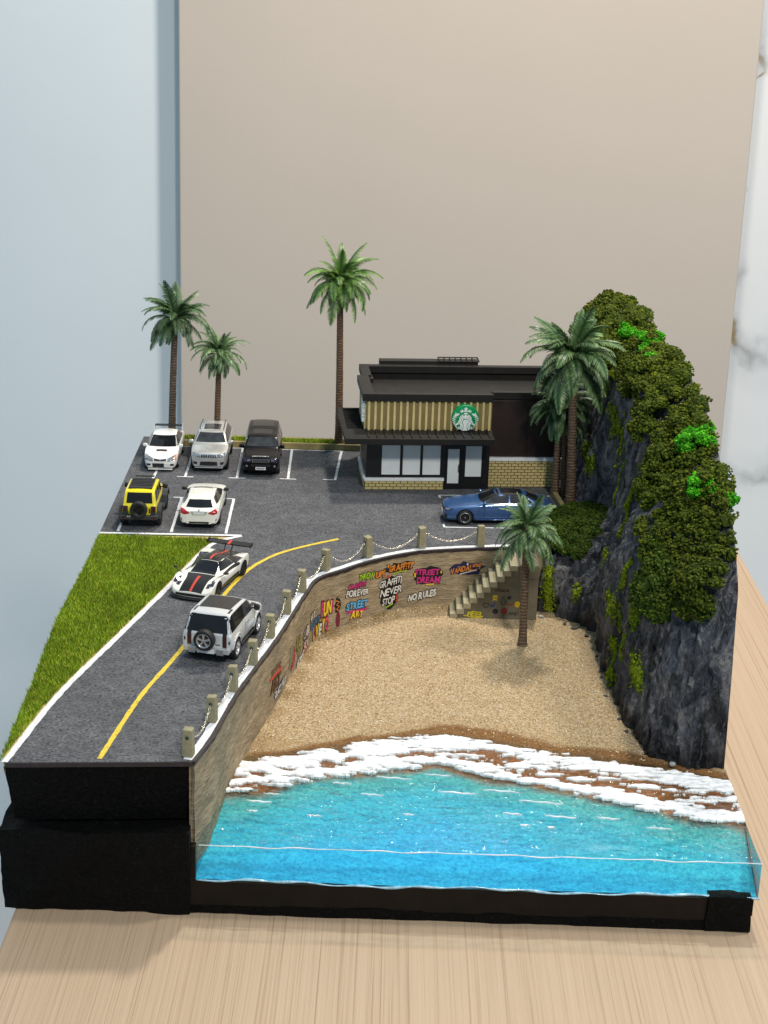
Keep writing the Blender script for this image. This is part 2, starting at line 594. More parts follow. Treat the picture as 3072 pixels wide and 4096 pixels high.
M['asphalt'] = m_asphalt()
M['roadwhite'] = m_paint('road_white', (0.78, 0.80, 0.83))
M['roadyellow'] = m_paint('road_yellow', (0.74, 0.55, 0.035))
M['sand'] = m_sand()
M['wood'] = m_wood()
M['rock'] = m_rock()
M['wallrender'] = m_wallrender()
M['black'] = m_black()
M['water'] = m_water()
M['foam'] = pm('white_foam', (0.78, 0.80, 0.82), 0.35, 0.08, 5, 0.05, 4, Coat_Weight=0.2)
M['resin'] = m_resin()
M['acrylic'] = m_clear('clear_acrylic', 0.03, (0.97, 0.99, 1.0))
M['blackboard'] = pm('brown_black_board', (0.0085, 0.0064, 0.005), 0.42, 0.25, 1.3, 0.012, 6, Specular_IOR_Level=0.15)
M['leafc'] = m_vc('foliage', 0.8, 0.05, 16, 0.35, Specular_IOR_Level=0.15)
M['frond'] = m_vc('palm_plastic', 0.42, 0.0, 6, 0.25, Specular_IOR_Level=0.4)
M['trunk'] = m_vc('palm_trunk', 0.65, 0.02, 14, 0.3)
M['grass'] = m_vc('grass_fibre', 0.7, 0, 3, 0.2, Specular_IOR_Level=0.2)
M['marble'] = m_marble()

# ------------------------------------------------------------------ room: walls, floor, table
def sheet(name, x0, x1, y0, y1, z0, z1, m):
    b = MB().box(x0, x1, y0, y1, z0, z1)
    return tag(b.build(name, m), kind='structure')


sheet('wall_painted', -90, 30, 95.4, 97, -60, 120, m_wallpaint('pale_grey_paint', (0.70, 0.755, 0.78)))
sheet('wall_marble', 30, 110, 95.5, 97, -60, 120, M['marble'])
sheet('floor', -90, 110, -90, 95.4, -62, -60, pm('grey_floor', (0.55, 0.56, 0.57), 0.5, 0.04, 0.1))
bp = MB().box(-5.62, 41.47, 92.9, 95.35, -16.75, 119, 0.12)
tag(bp.build('wall_panel', m_wallpaint('beige_laminate', srgb(197, 184, 171))), 'large plain beige board mounted on the wall behind the model', 'wall panel')
tb = MB().box(0.12, 32.2, -26, 46, -7.4, -5.62, 0.08)
table = tag(empty('table'), 'light oak table with fine straight grain under the model', 'table')
tb.build('table_top', M['wood'], table)
leg = MB().box(-0.0, 3.2, 0, 3.2, -60, -7.4, 0.1).me('leg', M['wood'])
for x, y in ((1.5, -24), (27.5, -24), (1.5, 41), (27.5, 41)): link('leg', leg, table, (x, y, 0))

# ------------------------------------------------------------------ diorama base
WALL = [(6.22, .56), (6.63, 2.42), (7.16, 6.02), (7.73, 8.82), (8.34, 11.8), (9.13, 16.39), (9.55, 18.22), (10.6, 19.45), (11.8, 20.69), (13.48, 21.89), (15.18, 22.5), (18.2, 23.11), (19.7, 23.3)]
WC = catmull(WALL, 24)
WL_ = np.r_[0, np.cumsum(np.linalg.norm(np.diff(WC, axis=0), axis=1))]
WLEN = WL_[-1]


def wall_pt(u, off=0.0):
    """point of the wall's face line at arc length u, moved out by off (towards the beach)"""
    u = np.asarray(u, float)
    x = np.interp(u, WL_, WC[:, 0]); y = np.interp(u, WL_, WC[:, 1])
    e = 0.25
    x2 = np.interp(u + e, WL_, WC[:, 0]); y2 = np.interp(u + e, WL_, WC[:, 1])
    x1 = np.interp(u - e, WL_, WC[:, 0]); y1 = np.interp(u - e, WL_, WC[:, 1])
    tx, ty = x2 - x1, y2 - y1
    n = np.hypot(tx, ty) + 1e-9
    return np.stack([x + ty / n * off, y - tx / n * off], -1)


WLINE = catmull([(0.02, 0.05), (0.65, 4.7), (1.28, 7.8), (1.99, 10.82), (3.45, 17.3), (4.28, 21.24), (4.85, 22.6), (5.78, 23.42)], 8)
base = tag(empty('diorama_base'), 'thick black painted block base of the model on the oak table', 'model base')


def rough_block(name, lo, hi, amp, m, parent, cell=0.35, taper=None, seed=3):
    """box cut into small cells and pushed about by noise, like hand-cut painted foam"""
    lo = np.array(lo, float); hi = np.array(hi, float)
    n = np.maximum(1, np.ceil((hi - lo) / cell).astype(int))
    n = np.minimum(n, 90)
    V, F = [], []
    off = 0
    for ax in range(3):
        a, b = (ax + 1) % 3, (ax + 2) % 3
        for side in (0, 1):
            ga, gb = np.meshgrid(np.linspace(0, 1, n[a] + 1), np.linspace(0, 1, n[b] + 1), indexing='ij')
            P = np.zeros((ga.size, 3))
            P[:, a] = ga.ravel(); P[:, b] = gb.ravel(); P[:, ax] = side
            P = lo + P * (hi - lo)
            k = np.arange(ga.size).reshape(ga.shape)
            q = np.stack([k[:-1, :-1], k[1:, :-1], k[1:, 1:], k[:-1, 1:]], -1).reshape(-1, 4)
            if side == 0: q = q[:, ::-1]
            V.append(P); F.append(q + off); off += len(P)
    V = np.vstack(V); F = np.vstack(F)
    if taper is not None: V = taper(V)
    D = np.stack([fbm(V * 0.9 + 31 * k, 4, seed + 5 * k) for k in range(3)], -1) * amp
    V = V + D
    me = mesh(name, V, F, m, True)
    bm = bmesh.new(); bm.from_mesh(me)
    bmesh.ops.remove_doubles(bm, verts=bm.verts, dist=0.002)
    bm.to_mesh(me); bm.free()
    try: me.set_sharp_from_angle(angle=R(40))
    except Exception: pass
    return link(name, me, parent)


def tp_up(V):
    V = V.copy()
    k = (V[:, 2] + 0.16) / -2.1
    front = np.clip(1 - (V[:, 1] - 0.0) / 6, 0, 1)
    V[:, 1] += front * (0.32 * k + 0.09 * np.clip(V[:, 0], 0, 6.2)) + 0.04
    left = np.clip(1 - V[:, 0] / 3, 0, 1)
    V[:, 0] += left * (0.2 * k) - 0.025 * np.clip(V[:, 1], 0, 39) * left
    return V


def tp_lo(V):
    V = V.copy()
    k = (V[:, 2] + 2.3) / -3.3
    V[:, 1] += np.clip(1 - V[:, 1] / 5, 0, 1) * (0.30 * k)
    return V


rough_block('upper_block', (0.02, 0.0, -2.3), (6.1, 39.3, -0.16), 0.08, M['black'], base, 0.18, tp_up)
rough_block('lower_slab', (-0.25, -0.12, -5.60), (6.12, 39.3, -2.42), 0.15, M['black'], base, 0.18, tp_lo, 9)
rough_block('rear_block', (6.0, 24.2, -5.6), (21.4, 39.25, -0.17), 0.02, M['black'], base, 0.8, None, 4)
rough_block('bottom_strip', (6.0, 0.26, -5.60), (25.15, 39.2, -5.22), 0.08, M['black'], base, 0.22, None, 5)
rough_block('corner_block', (23.75, 0.14, -5.58), (25.25, 0.60, -4.26), 0.07, M['black'], base, 0.16, None, 12)
fb = MB()
xs = np.linspace(5.5, 23.8, 60)
topz = -4.36 + 0.05 * fbm(np.stack([xs * 0.5, xs * 0, xs * 0], -1), 3, 2)
fv, ff = [], []
for i, x in enumerate(xs): fv += [(x, 0.27, -5.27), (x, 0.27, topz[i]), (x, 0.60, topz[i]), (x, 0.6, -5.27)]
for i in range(len(xs) - 1):
    for j in range(4): ff.append((i * 4 + j, i * 4 + (j + 1) % 4, i * 4 + 4 + (j + 1) % 4, i * 4 + 4 + j)[::-1])
ff += [(0, 1, 2, 3), tuple(len(fv) - 4 + k for k in (3, 2, 1, 0))]
fb.add(fv, ff)
fb.box(5.5, 6.3, 0.275, 0.6, -4.5, -3.05)
fb.build('front_board', M['blackboard'], base)
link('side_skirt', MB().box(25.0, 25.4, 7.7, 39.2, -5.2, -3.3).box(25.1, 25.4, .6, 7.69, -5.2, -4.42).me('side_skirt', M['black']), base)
# ------------------------------------------------------------------ road, painted lines
road_poly = [tuple(p) for p in WLINE] + [(-0.72, 23.14), (-1.0, 39.35), (21.45, 39.35), (21.4, 26.5), (20.4, 23.9), (19.3, 23.0)]
road_poly += [tuple(p) for p in WC[::-2]]
road_o = tag(MB().prism(road_poly, -0.16, 0.0).build('road', M['asphalt']), kind='structure')
bm = bmesh.new(); bm.from_mesh(road_o.data)
for k in range(-1, 22): bmesh.ops.bisect_plane(bm, geom=bm.verts[:] + bm.edges[:] + bm.faces[:], plane_co=(k + .37, 0, 0), plane_no=(1, 0, 0))
for k in range(0, 39): bmesh.ops.bisect_plane(bm, geom=bm.verts[:] + bm.edges[:] + bm.faces[:], plane_co=(0, k + .41, 0), plane_no=(0, 1, 0))
bmesh.ops.triangulate(bm, faces=bm.faces[:])
bm.to_mesh(road_o.data); bm.free()
tag(MB().prism([(0.05, 0.0), (6.2, 0.52), (6.22, 0.56), (0.1, 0.1)], -0.17, -0.012).build('road_edge', M['darkedge']), kind='structure')


def stripe(name, pts, wd, z, m, label=None, cat=None, wob=0.015, group=None):
    pts = np.array(pts, float)
    d = np.r_[0, np.cumsum(np.linalg.norm(np.diff(pts, axis=0), axis=1))]
    n = max(3, int(d[-1] / 0.12))
    u = np.linspace(0, d[-1], n)
    P = np.stack([np.interp(u, d, pts[:, 0]), np.interp(u, d, pts[:, 1])], -1)
    T = np.gradient(P, axis=0)
    T /= np.linalg.norm(T, axis=1)[:, None]
    N = np.stack([-T[:, 1], T[:, 0]], -1)
    e1 = wd / 2 + wob * fbm(np.stack([u * 4, u * 0 + pts[0, 0], u * 0], -1), 3, 4)
    e2 = wd / 2 + wob * fbm(np.stack([u * 4, u * 0 + pts[0, 1], u * 0 + 9], -1), 3, 6)
    A = P + N * e1[:, None]; B = P - N * e2[:, None]
    v = np.zeros((2 * n, 3)); v[:n, :2] = A; v[n:, :2] = B; v[:, 2] = z
    f = [(i, n + i, n + i + 1, i + 1) for i in range(n - 1)]
    o = link(name, mesh(name, v, f, m))
    return tag(o, kind='structure') if label is None else tag(o, label, cat, group)


def wcurve(off, u0=0.0, u1=WLEN, n=160): return wall_pt(np.linspace(u0, u1, n), off)


stripe('road_line', WLINE, 0.23, 0.012, M['roadwhite'], wob=0.03)
stripe('road_line', wcurve(-0.22, 0.05, 28.3), 0.30, 0.012, M['roadwhite'], wob=0.05)
stripe('road_line', catmull([(3.08, 0.52), (3.69, 5.34), (4.31, 8.3), (4.75, 10.45), (5.67, 15.64), (6.45, 18.9), (7.5, 21.0), (8.79, 22.3), (10.25, 23.42)], 8), 0.18, 0.012, M['roadyellow'], wob=0.03)
stripe('road_line', [(-0.72, 23.2), (5.78, 23.46)], 0.22, 0.013, M['roadwhite'], wob=0.02)
for a, b, tdir in [((0.62, 37.6), (0.55, 31.6), 0), ((2.0, 37.6), (2.13, 32.2), 1), ((4.59, 37.7), (4.76, 32.26), 1), ((7.23, 37.8), (7.35, 32.39), 1), ((9.9, 37.85), (9.75, 32.5), 2),
                   ((-0.05, 28.6), (0.08, 23.5), 0), ((2.38, 28.79), (2.52, 23.6), 1), ((4.92, 28.84), (5.04, 23.66), 2)]:
    stripe('bay_line', [a, b], 0.13, 0.011, M['roadwhite'])
    e = b if b[1] > 30 else a
    if tdir == 1: stripe('bay_line', [(e[0] - 0.42, e[1]), (e[0] + 0.42, e[1])], 0.10, 0.014, M['roadwhite'])
    if tdir == 2: stripe('bay_line', [(e[0] - 0.62, e[1]), (e[0] + 0.06, e[1])], 0.10, 0.014, M['roadwhite'])
stripe('bay_line', [(-0.4, 37.58), (10.0, 37.72)], 0.09, 0.014, M['roadwhite'])
stripe('bay_line', [(14.99, 30.52), (20.9, 31.0)], 0.11, 0.012, M['roadwhite'])
stripe('bay_line', [(15.03, 30.56), (15.06, 30.1)], 0.11, 0.015, M['roadwhite'])
stripe('bay_line', [(15.15, 25.62), (18.6, 25.8)], 0.11, 0.012, M['roadwhite'])
stripe('bay_line', [(15.18, 25.58), (15.14, 26.05)], 0.11, 0.015, M['roadwhite'])

# grass wedge
gpoly = [tuple(p) for p in WLINE[:-1]] + [(5.6, 23.33), (-0.70, 23.06), (-0.62, 18.9), (-0.66, 12.5), (-0.33, 5.4), (-0.17, 0.95), (-0.03, 0.1)]
tag(MB().prism(gpoly, -0.4, -0.03).build('verge', pm('verge_soil', srgb(176, 158, 106), 0.9, 0.25, 5, 0.03, 12)), kind='structure')


def inside(P, poly):
    poly = np.array(poly)
    r_ = np.zeros(len(P), bool)
    j = len(poly) - 1
    for i in range(len(poly)):
        xi, yi = poly[i]; xj, yj = poly[j]
        c = ((yi > P[:, 1]) != (yj > P[:, 1])) & (P[:, 0] < (xj - xi) * (P[:, 1] - yi) / (yj - yi + 1e-12) + xi)
        r_ ^= c
        j = i
    return r_


def blades(P, z, h0, h1, wd, cols, lean=0.5):
    n = len(P)
    a = rng.uniform(0, 2 * PI, n); b = rng.uniform(0, 2 * PI, n)
    h = rng.uniform(h0, h1, n); ln = h * rng.uniform(0.1, lean, n) * 1.4
    dx, dy = np.cos(a) * wd / 2, np.sin(a) * wd / 2
    lx, ly = np.cos(b), np.sin(b)
    v = np.zeros((n, 5, 3))
    v[:, 0] = np.stack([P[:, 0] - dx, P[:, 1] - dy, z + 0 * h], -1)
    v[:, 1] = np.stack([P[:, 0] + dx, P[:, 1] + dy, z + 0 * h], -1)
    v[:, 2] = np.stack([P[:, 0] + dx * .8 + lx * ln * .4, P[:, 1] + dy * .8 + ly * ln * .4, z + h * .6], -1)
    v[:, 3] = np.stack([P[:, 0] - dx * .8 + lx * ln * .4, P[:, 1] - dy * .8 + ly * ln * .4, z + h * .6], -1)
    v[:, 4] = np.stack([P[:, 0] + lx * ln, P[:, 1] + ly * ln, z + h], -1)
    k = np.arange(n)[:, None] * 5
    f = [tuple(q) for q in (k + np.array([[0, 1, 2, 3]])).tolist()] + [tuple(q) for q in (k + np.array([[3, 2, 4]])).tolist()]
    return v.reshape(-1, 3), f, np.repeat(cols, 5, axis=0)


GC = np.array([srgb(134, 160, 34), srgb(108, 138, 26), srgb(162, 178, 52), srgb(88, 114, 22), srgb(178, 180, 74)])


def grass_obj(name, poly, n, z, h0, h1, wd, edge=0.0):
    poly = np.array(poly)
    lo, hi = poly.min(0), poly.max(0)
    P = rng.uniform(lo, hi, (int(n * 2.6), 2))
    P = P[inside(P, poly)][:n]
    big = fbm(np.c_[P * 0.8, P[:, :1] * 0], 3, 8)
    ci = rng.choice(5, len(P), p=[.38, .26, .16, .12, .08])
    cols = GC[ci] * (1 + 0.35 * big[:, None])
    v, f, c = blades(P, z, h0, h1, wd, cols)
    me = mesh(name, v, f, M['grass'])
    colattr(me, c)
    return link(name, me)


gin = [(a - .19, b_) for a, b_ in WLINE[:-6]] + [(4.3, 22.75), (-0.70, 22.85), (-0.62, 18.9), (-0.66, 12.5), (-0.33, 5.4), (-0.2, 0.95)]
tag(grass_obj('grass', gin, 46000, -0.04, 0.12, 0.25, 0.032), 'bright green clipped grass wedge beside the road', 'grass', kind='stuff')

# planted kerb strip behind the bays
ks = tag(empty('planter_strip', (-0.45, 37.72, 0), R(0.6)), 'low tan planter kerb with grass along the far bays', 'planter')
b = MB().box(0, 11.35, 0, 0.22, 0, 0.34, 0.03).box(0, 11.35, 1.0, 1.22, 0, 0.34, 0.03).box(0, 0.45, 0.22, 1.0, 0, 0.33, 0.02).box(11.0, 11.35, 0.22, 1.0, 0, 0.33, 0.02)
b.build('kerb', M['kerb'], ks)
MB().box(0.45, 11.0, 0.22, 1.0, 0, 0.22).build('soil', M['kerb'], ks)
o = grass_obj('grass', [(0.02, 37.97), (10.5, 38.07), (10.5, 38.75), (0.02, 38.62)], 5200, 0.2, 0.12, 0.28, 0.04)
tag(o, 'narrow row of short grass inside the tan planter kerb', 'grass', kind='stuff')

# ------------------------------------------------------------------ beach, water, foam
SH_O = np.array([(5.5, 6.6), (7.33, 6.9), (8.94, 7.48), (11.71, 8.6), (13.4, 9.25), (14.75, 9.52), (16.72, 9.18), (18.46, 8.5), (20.88, 7.89), (23.41, 7.12), (25.35, 6.35), (26.2, 6.1)])
SH_I = np.array([(5.5, 4.0), (6.98, 4.29), (9.1, 4.98), (12.11, 6.19), (14.53, 7.04), (16.41, 6.24), (18.9, 5.31), (21.34, 4.42), (23.37, 3.55), (25.31, 3.2), (26.2, 3.1)])
ysh = lambda x: np.interp(x, SH_O[:, 0], SH_O[:, 1]) + 0.12 * fbm(np.stack([x * 0.9, x * 0, x * 0], -1), 3, 21)
yin = lambda x: np.interp(x, SH_I[:, 0], SH_I[:, 1]) + 0.15 * fbm(np.stack([x * 0.8, x * 0 + 5, x * 0], -1), 3, 22)
gx, gy = np.meshgrid(np.linspace(5.9, 25.5, 190), np.linspace(2.6, 23.6, 210), indexing='ij')
X, Y = gx.ravel(), gy.ravel()
d = Y - ysh(X)
sm = lambda t: np.clip(t, 0, 1) ** 2 * (3 - 2 * np.clip(t, 0, 1))
Z = -3.10 + 0.30 * sm((d + 0.3) / 7) + 0.035 * fbm(np.c_[X * 0.7, Y * 0.7, X * 0], 4, 31)
wx = np.array([np.min(np.hypot(WC[:, 0] - a, WC[:, 1] - b_)) for a, b_ in zip(X, Y)])
Z += 0.16 * np.exp(-(wx / 0.45) ** 2) * np.clip(d / 2, 0, 1)
Z -= 0.12 * sm(-d / 1.5)
Z += -0.25 * sm((2.0 - d) / 2) * 0
cut = Y > yin(X) + 0.12
wet = sm((0.75 + 0.35 * sm((X - 13) / 4) + 0.5 * fbm(np.c_[X * .6, Y * .6, X * 0 + 3], 3, 41) - d) / 0.35)
wet2 = sm((2.2 + 1.0 * fbm(np.c_[X * .4, Y * .4, X * 0 + 8], 3, 43) - d) / 1.6) * 0.35
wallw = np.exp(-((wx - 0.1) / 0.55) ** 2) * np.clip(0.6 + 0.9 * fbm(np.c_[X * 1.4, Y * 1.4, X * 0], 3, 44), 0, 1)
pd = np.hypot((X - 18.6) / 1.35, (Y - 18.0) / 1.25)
palm_shade = np.exp(-pd ** 2) * (0.75 + 0.6 * fbm(np.c_[X * 1.2, Y * 1.2, X * 0], 3, 45))  # dappled bluish shadow under the palm, painted into the sand tint
tint = np.ones((len(X), 3))
lerp = lambda a, c, k: a * (1 - k[:, None]) + np.array(c) * k[:, None]
tint = lerp(tint, (0.72, 0.62, 0.45), wet2)
tint = lerp(tint, (0.47, 0.30, 0.14), wet)
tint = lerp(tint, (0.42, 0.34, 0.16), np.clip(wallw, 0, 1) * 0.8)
tint = lerp(tint, (0.66, 0.80, 0.86), np.clip(palm_shade, 0, 1) * 0.55)
idx = np.arange(gx.size).reshape(gx.shape)
q = np.stack([idx[:-1, :-1], idx[1:, :-1], idx[1:, 1:], idx[:-1, 1:]], -1).reshape(-1, 4)
q = q[cut[q].all(1)]
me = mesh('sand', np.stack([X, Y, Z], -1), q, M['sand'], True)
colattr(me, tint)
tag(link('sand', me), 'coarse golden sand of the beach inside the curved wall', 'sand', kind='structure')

# loose grains lying on the beach
n = 9000
px_ = rng.uniform(6.5, 25, n); py_ = rng.uniform(7, 23, n)
dd = py_ - ysh(px_)
dw = np.array([np.min(np.hypot(WC[:, 0] - a, WC[:, 1] - b_)) for a, b_ in zip(px_, py_)])
lw = np.interp(py_, WC[:, 1], WC[:, 0])
ok = (dd > 0.5) & (px_ > lw + 0.1) & ((rng.random(n) < 0.55) | (dw < 0.8))
px_, py_ = px_[ok], py_[ok]
ico = bmesh.new(); bmesh.ops.create_icosphere(ico, subdivisions=1, radius=1)
ICO_V = np.array([v.co[:] for v in ico.verts]); ico.verts.index_update()
ICO_F = np.array([[v.index for v in f.verts] for f in ico.faces]); ico.free()


def lumps(name, C_, r_, cols, m, squash=1.0, jit=0.28, smooth=False):
    """many small uneven grains / foam crumbs as one mesh"""
    C_ = np.asarray(C_, float); n = len(C_)
    V = ICO_V[None] * (1 + jit * rng.uniform(-1, 1, (n, len(ICO_V), 1)))
    V = V * np.asarray(r_)[:, None, None] * rng.uniform(0.7, 1.3, (n, 1, 3))
    V[:, :, 2] *= squash
    V = V + C_[:, None, :]
    F = (ICO_F[None] + (np.arange(n) * len(ICO_V))[:, None, None]).reshape(-1, 3)
    me = mesh(name, V.reshape(-1, 3), F, m, smooth)
    colattr(me, np.repeat(np.asarray(cols), len(ICO_V), axis=0))
    return me


def sand_z(x, y):
    dq = y - ysh(x)
    wq = np.array([np.min(np.hypot(WC[:, 0] - a, WC[:, 1] - b_)) for a, b_ in zip(x, y)])
    return -3.10 + 0.30 * sm((dq + 0.3) / 7) + 0.035 * fbm(np.c_[x * 0.7, y * 0.7, x * 0], 4, 31) + 0.16 * np.exp(-(wq / 0.45) ** 2) * np.clip(dq / 2, 0, 1)


sc_cols = np.array([srgb(236, 216, 176), srgb(214, 180, 122), srgb(188, 148, 88), srgb(150, 112, 62), srgb(244, 234, 210)])
pick = rng.choice(5, len(px_), p=[.28, .32, .2, .08, .12])
me = lumps('sand_grains', np.stack([px_, py_, sand_z(px_, py_) + 0.008], -1), rng.uniform(0.016, 0.032, len(px_)), sc_cols[pick], m_vc('sand_grain', 0.6, 0, 5, 0.1), 0.8)
tag(link('sand_grains', me), 'loose pale sand grains scattered over the beach', 'sand', kind='stuff')

# painted sea bed, sloping down to the front, under a clear resin block
nx, ny = 220, 150
gx, gt = np.meshgrid(np.linspace(6.15, 25.44, nx), np.linspace(0, 1, ny), indexing='ij')
gy = 0.36 + gt * (ysh(gx.ravel()).reshape(gx.shape) + 0.25 - 0.36)
X, Y = gx.ravel(), gy.ravel()
fr_ = np.clip((yin(X) - Y + 0.2) / (yin(X) - 0.36 + 0.2), 0, 1)
Z = -3.10 - 1.24 * fr_ ** 0.85 + 0.04 * fbm(np.c_[X * 1.3, Y * 1.3, X * 0], 4, 51)
Z -= 0.02 * sm((Y - ysh(X) + 0.3) / 0.4)
di = yin(X) - Y + 0.45 * fbm(np.c_[X * .5, Y * .5, X * 0], 3, 52)
brown = np.array(srgb(142, 98, 48)) * 0.75; teal = np.array([0.055, 0.41, 0.43]); cyan = np.array([0.030, 0.45, 0.61]); blue = np.array([0.020, 0.44, 0.76])
wc = np.tile(brown, (len(X), 1))
wc = lerp(wc, teal, sm((di + 0.15) / 0.55))
wc = lerp(wc, cyan, sm((di - 0.4) / 1.3))
wc = lerp(wc, blue, sm((di - 1.8) / 2.4))
idx = np.arange(gx.size).reshape(gx.shape)
q = np.stack([idx[:-1, :-1], idx[1:, :-1], idx[1:, 1:], idx[:-1, 1:]], -1).reshape(-1, 4)
me = mesh('sea_bed', np.stack([X, Y, Z], -1), q, M['water'], True)
colattr(me, wc)
tag(link('sea_bed', me), kind='structure')
# clear resin: waved top, flat front and side
nx, ny = 200, 120
gx, gt = np.meshgrid(np.linspace(6.15, 25.46, nx), np.linspace(0, 1, ny), indexing='ij')
gy = 0.30 + gt * (ysh(gx.ravel()).reshape(gx.shape) + 0.30 - 0.30)
X, Y = gx.ravel(), gy.ravel()
Z = -3.045 + 0.03 * fbm(np.c_[X * 0.8, Y * 1.3, X * 0], 4, 51) - 0.03 * sm((Y - ysh(X) + 0.3) / 0.4)
idx = np.arange(gx.size).reshape(gx.shape)
V = np.stack([X, Y, Z], -1)
F = np.stack([idx[:-1, :-1], idx[1:, :-1], idx[1:, 1:], idx[:-1, 1:]], -1).reshape(-1, 4).tolist()
lowf = V[idx[:, 0]].copy(); lowf[:, 2] = -4.40
lowr = V[idx[-1, :]].copy(); lowr[:, 2] = -4.40
n0 = len(V); n1 = n0 + len(lowf)
V = np.vstack([V, lowf, lowr])
for i in range(nx - 1): F.append((n0 + i, n0 + i + 1, int(idx[i + 1, 0]), int(idx[i, 0])))
for i in range(ny - 1): F.append((n1 + i, n1 + i + 1, int(idx[-1, i + 1]), int(idx[-1, i])))
me = mesh('water', V, F, M['resin'], True)
me.set_sharp_from_angle(angle=R(50))
tag(link('water', me), 'clear glossy resin sea, turquoise near the surf and blue in front', 'water', kind='structure')

# surf: raised white foam lace in two breaking lines
nx, nt = 820, 130
gx, gt = np.meshgrid(np.linspace(6.6, 25.48, nx), np.linspace(-0.08, 1.06, nt), indexing='ij')
yo, yi = ysh(gx.ravel()).reshape(gx.shape), yin(gx.ravel()).reshape(gx.shape)
wob = 0.10 * fbm(np.c_[gx.ravel() * 1.6, gx.ravel() * 0, gx.ravel() * 0], 4, 60).reshape(gx.shape)
gy = yo + (yi - yo) * gt + wob
X, Y, T = gx.ravel(), gy.ravel(), gt.ravel()
rgt = sm((X - 12.5) / 5)
w1 = 0.34 + 0.16 * (1 - rgt) + 0.10 * fbm(np.c_[X * .35, X * 0, X * 0], 3, 61)
band1 = 1 - np.abs((T - w1 * 0.55) / (w1 * 0.62))
c2 = 0.86 - 0.10 * (1 - rgt)
band2 = 1 - np.abs((T - c2) / (0.15 + 0.10 * (1 - rgt) + 0.07 * fbm(np.c_[X * .5, X * 0 + 3, X * 0], 3, 62)))
lace = fbm(np.c_[X * 1.0 + Y * .5, Y * 6.5, X * 0], 3, 63)
lace2 = fbm(np.c_[X * 2.6 - Y * .6, Y * 13, X * 0 + 4], 3, 64)
mid = 0.10 - np.abs(T - 0.55) * 0.9 + 0.10 * (1 - rgt)
val = np.maximum(np.maximum(band1 * 0.95, band2 * 0.9), mid) + 0.95 * lace + 0.85 * lace2 - 0.33
val = np.where((T < 0.0) | (T > 1.02), val - 0.25, val)
H = 0.006 + 0.085 * np.clip(val, 0, 1) ** .6 + 0.035 * lace2 * (val > 0)
Z = np.where(Y > yo.ravel() - 0.02, sand_z(X, Y) + 0.0, -3.05) + H
Z = np.where(val > 0, Z, -3.12)
idx = np.arange(gx.size).reshape(gx.shape)
q = np.stack([idx[:-1, :-1], idx[:-1, 1:], idx[1:, 1:], idx[1:, :-1]], -1).reshape(-1, 4)
q = q[(val > 0)[q].sum(1) >= 2]
leftlim = np.interp(Y, WC[:, 1], WC[:, 0]) + 0.02
q = q[(X > leftlim)[q].all(1)]
me = mesh('sea_foam', np.stack([X, Y, Z], -1), q, M['foam'], True)
fo = tag(link('sea_foam', me), 'white surf lace in two breaking lines between sand and sea', 'foam', kind='stuff')
# thin white streaks on the open water
b = MB()
for x, y, l, wd in [(8.2, 3.6, .9, .09), (8.6, 4.2, .6, .05), (11.1, 5.2, .7, .05), (13.0, 5.75, 1.3, .05), (14.6, 6.1, 1.0, .04), (12.2, 4.4, .8, .04), (16.9, 5.0, 1.3, .05), (15.3, 4.75, 1.4, .06), (18.3, 4.25, 1.6, .05),
                    (17.2, 3.3, .7, .05), (18.9, 3.2, 1.1, .05), (17.6, 2.5, .35, .08), (18.5, 2.4, .25, .09), (20.6, 3.2, .8, .04), (22.3, 2.6, .9, .04), (13.5, 3.0, .4, .05), (10.2, 2.7, .5, .05), (8.0, 2.9, .4, .05)]:
    k = 9
    pts = [(x + l * (i / (k - 1) - .5), y - 0.10 * l * (i / (k - 1) - .5) + 0.03 * math.sin(i * 1.7 + x)) for i in range(k)]
    wds = [max(0.012, wd * math.sin(PI * (i + .4) / k) * random.uniform(.5, 1.3)) for i in range(k)]
    b.ribbon(pts, wds, -3.06, -3.012)
tag(b.build('wave_streaks', M['foam']), 'thin white wave streaks on the open blue water', 'foam', kind='stuff')
b = MB()  # white strip paints in the reflection on the clear front's top edge
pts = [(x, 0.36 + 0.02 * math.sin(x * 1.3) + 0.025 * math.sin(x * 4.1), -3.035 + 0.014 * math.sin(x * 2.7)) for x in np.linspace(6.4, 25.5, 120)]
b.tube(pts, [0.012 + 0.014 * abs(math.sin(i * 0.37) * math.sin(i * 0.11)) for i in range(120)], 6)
tag(b.build('edge_glint', M['foam']), 'thin white painted gleam of the acrylic top edge along the front of the sea', 'foam', kind='stuff')
b = MB()
xs = np.linspace(6.35, 25.5, 160)
pts = [(x, 0.25, -4.30 + 0.05 * math.sin(x * 0.9) + 0.03 * math.sin(x * 3.3)) for x in xs]
b.tube(pts, [0.022 + 0.035 * abs(math.sin(i * 0.31) * math.sin(i * .083)) for i in range(160)], 6)
tag(b.build('resin_bead', pm('milky_resin', (0.30, 0.52, 0.66), 0.15, 0.35, 4, 0.05, 5, Coat_Weight=0.6), smooth=True), 'milky bead of clear resin along the foot of the sea block', 'resin bead')

# ------------------------------------------------------------------ retaining wall with graffiti
def wdisp(u, z):
    u = np.asarray(u, float); z = np.asarray(z, float)
    return 0.055 * fbm(np.stack([u * 0.9, z * 1.3, u * 0], -1), 2, 71) + 0.07 * np.clip((z + 0.5) / 0.5, 0, 1) ** 2 * -1 + 0.03


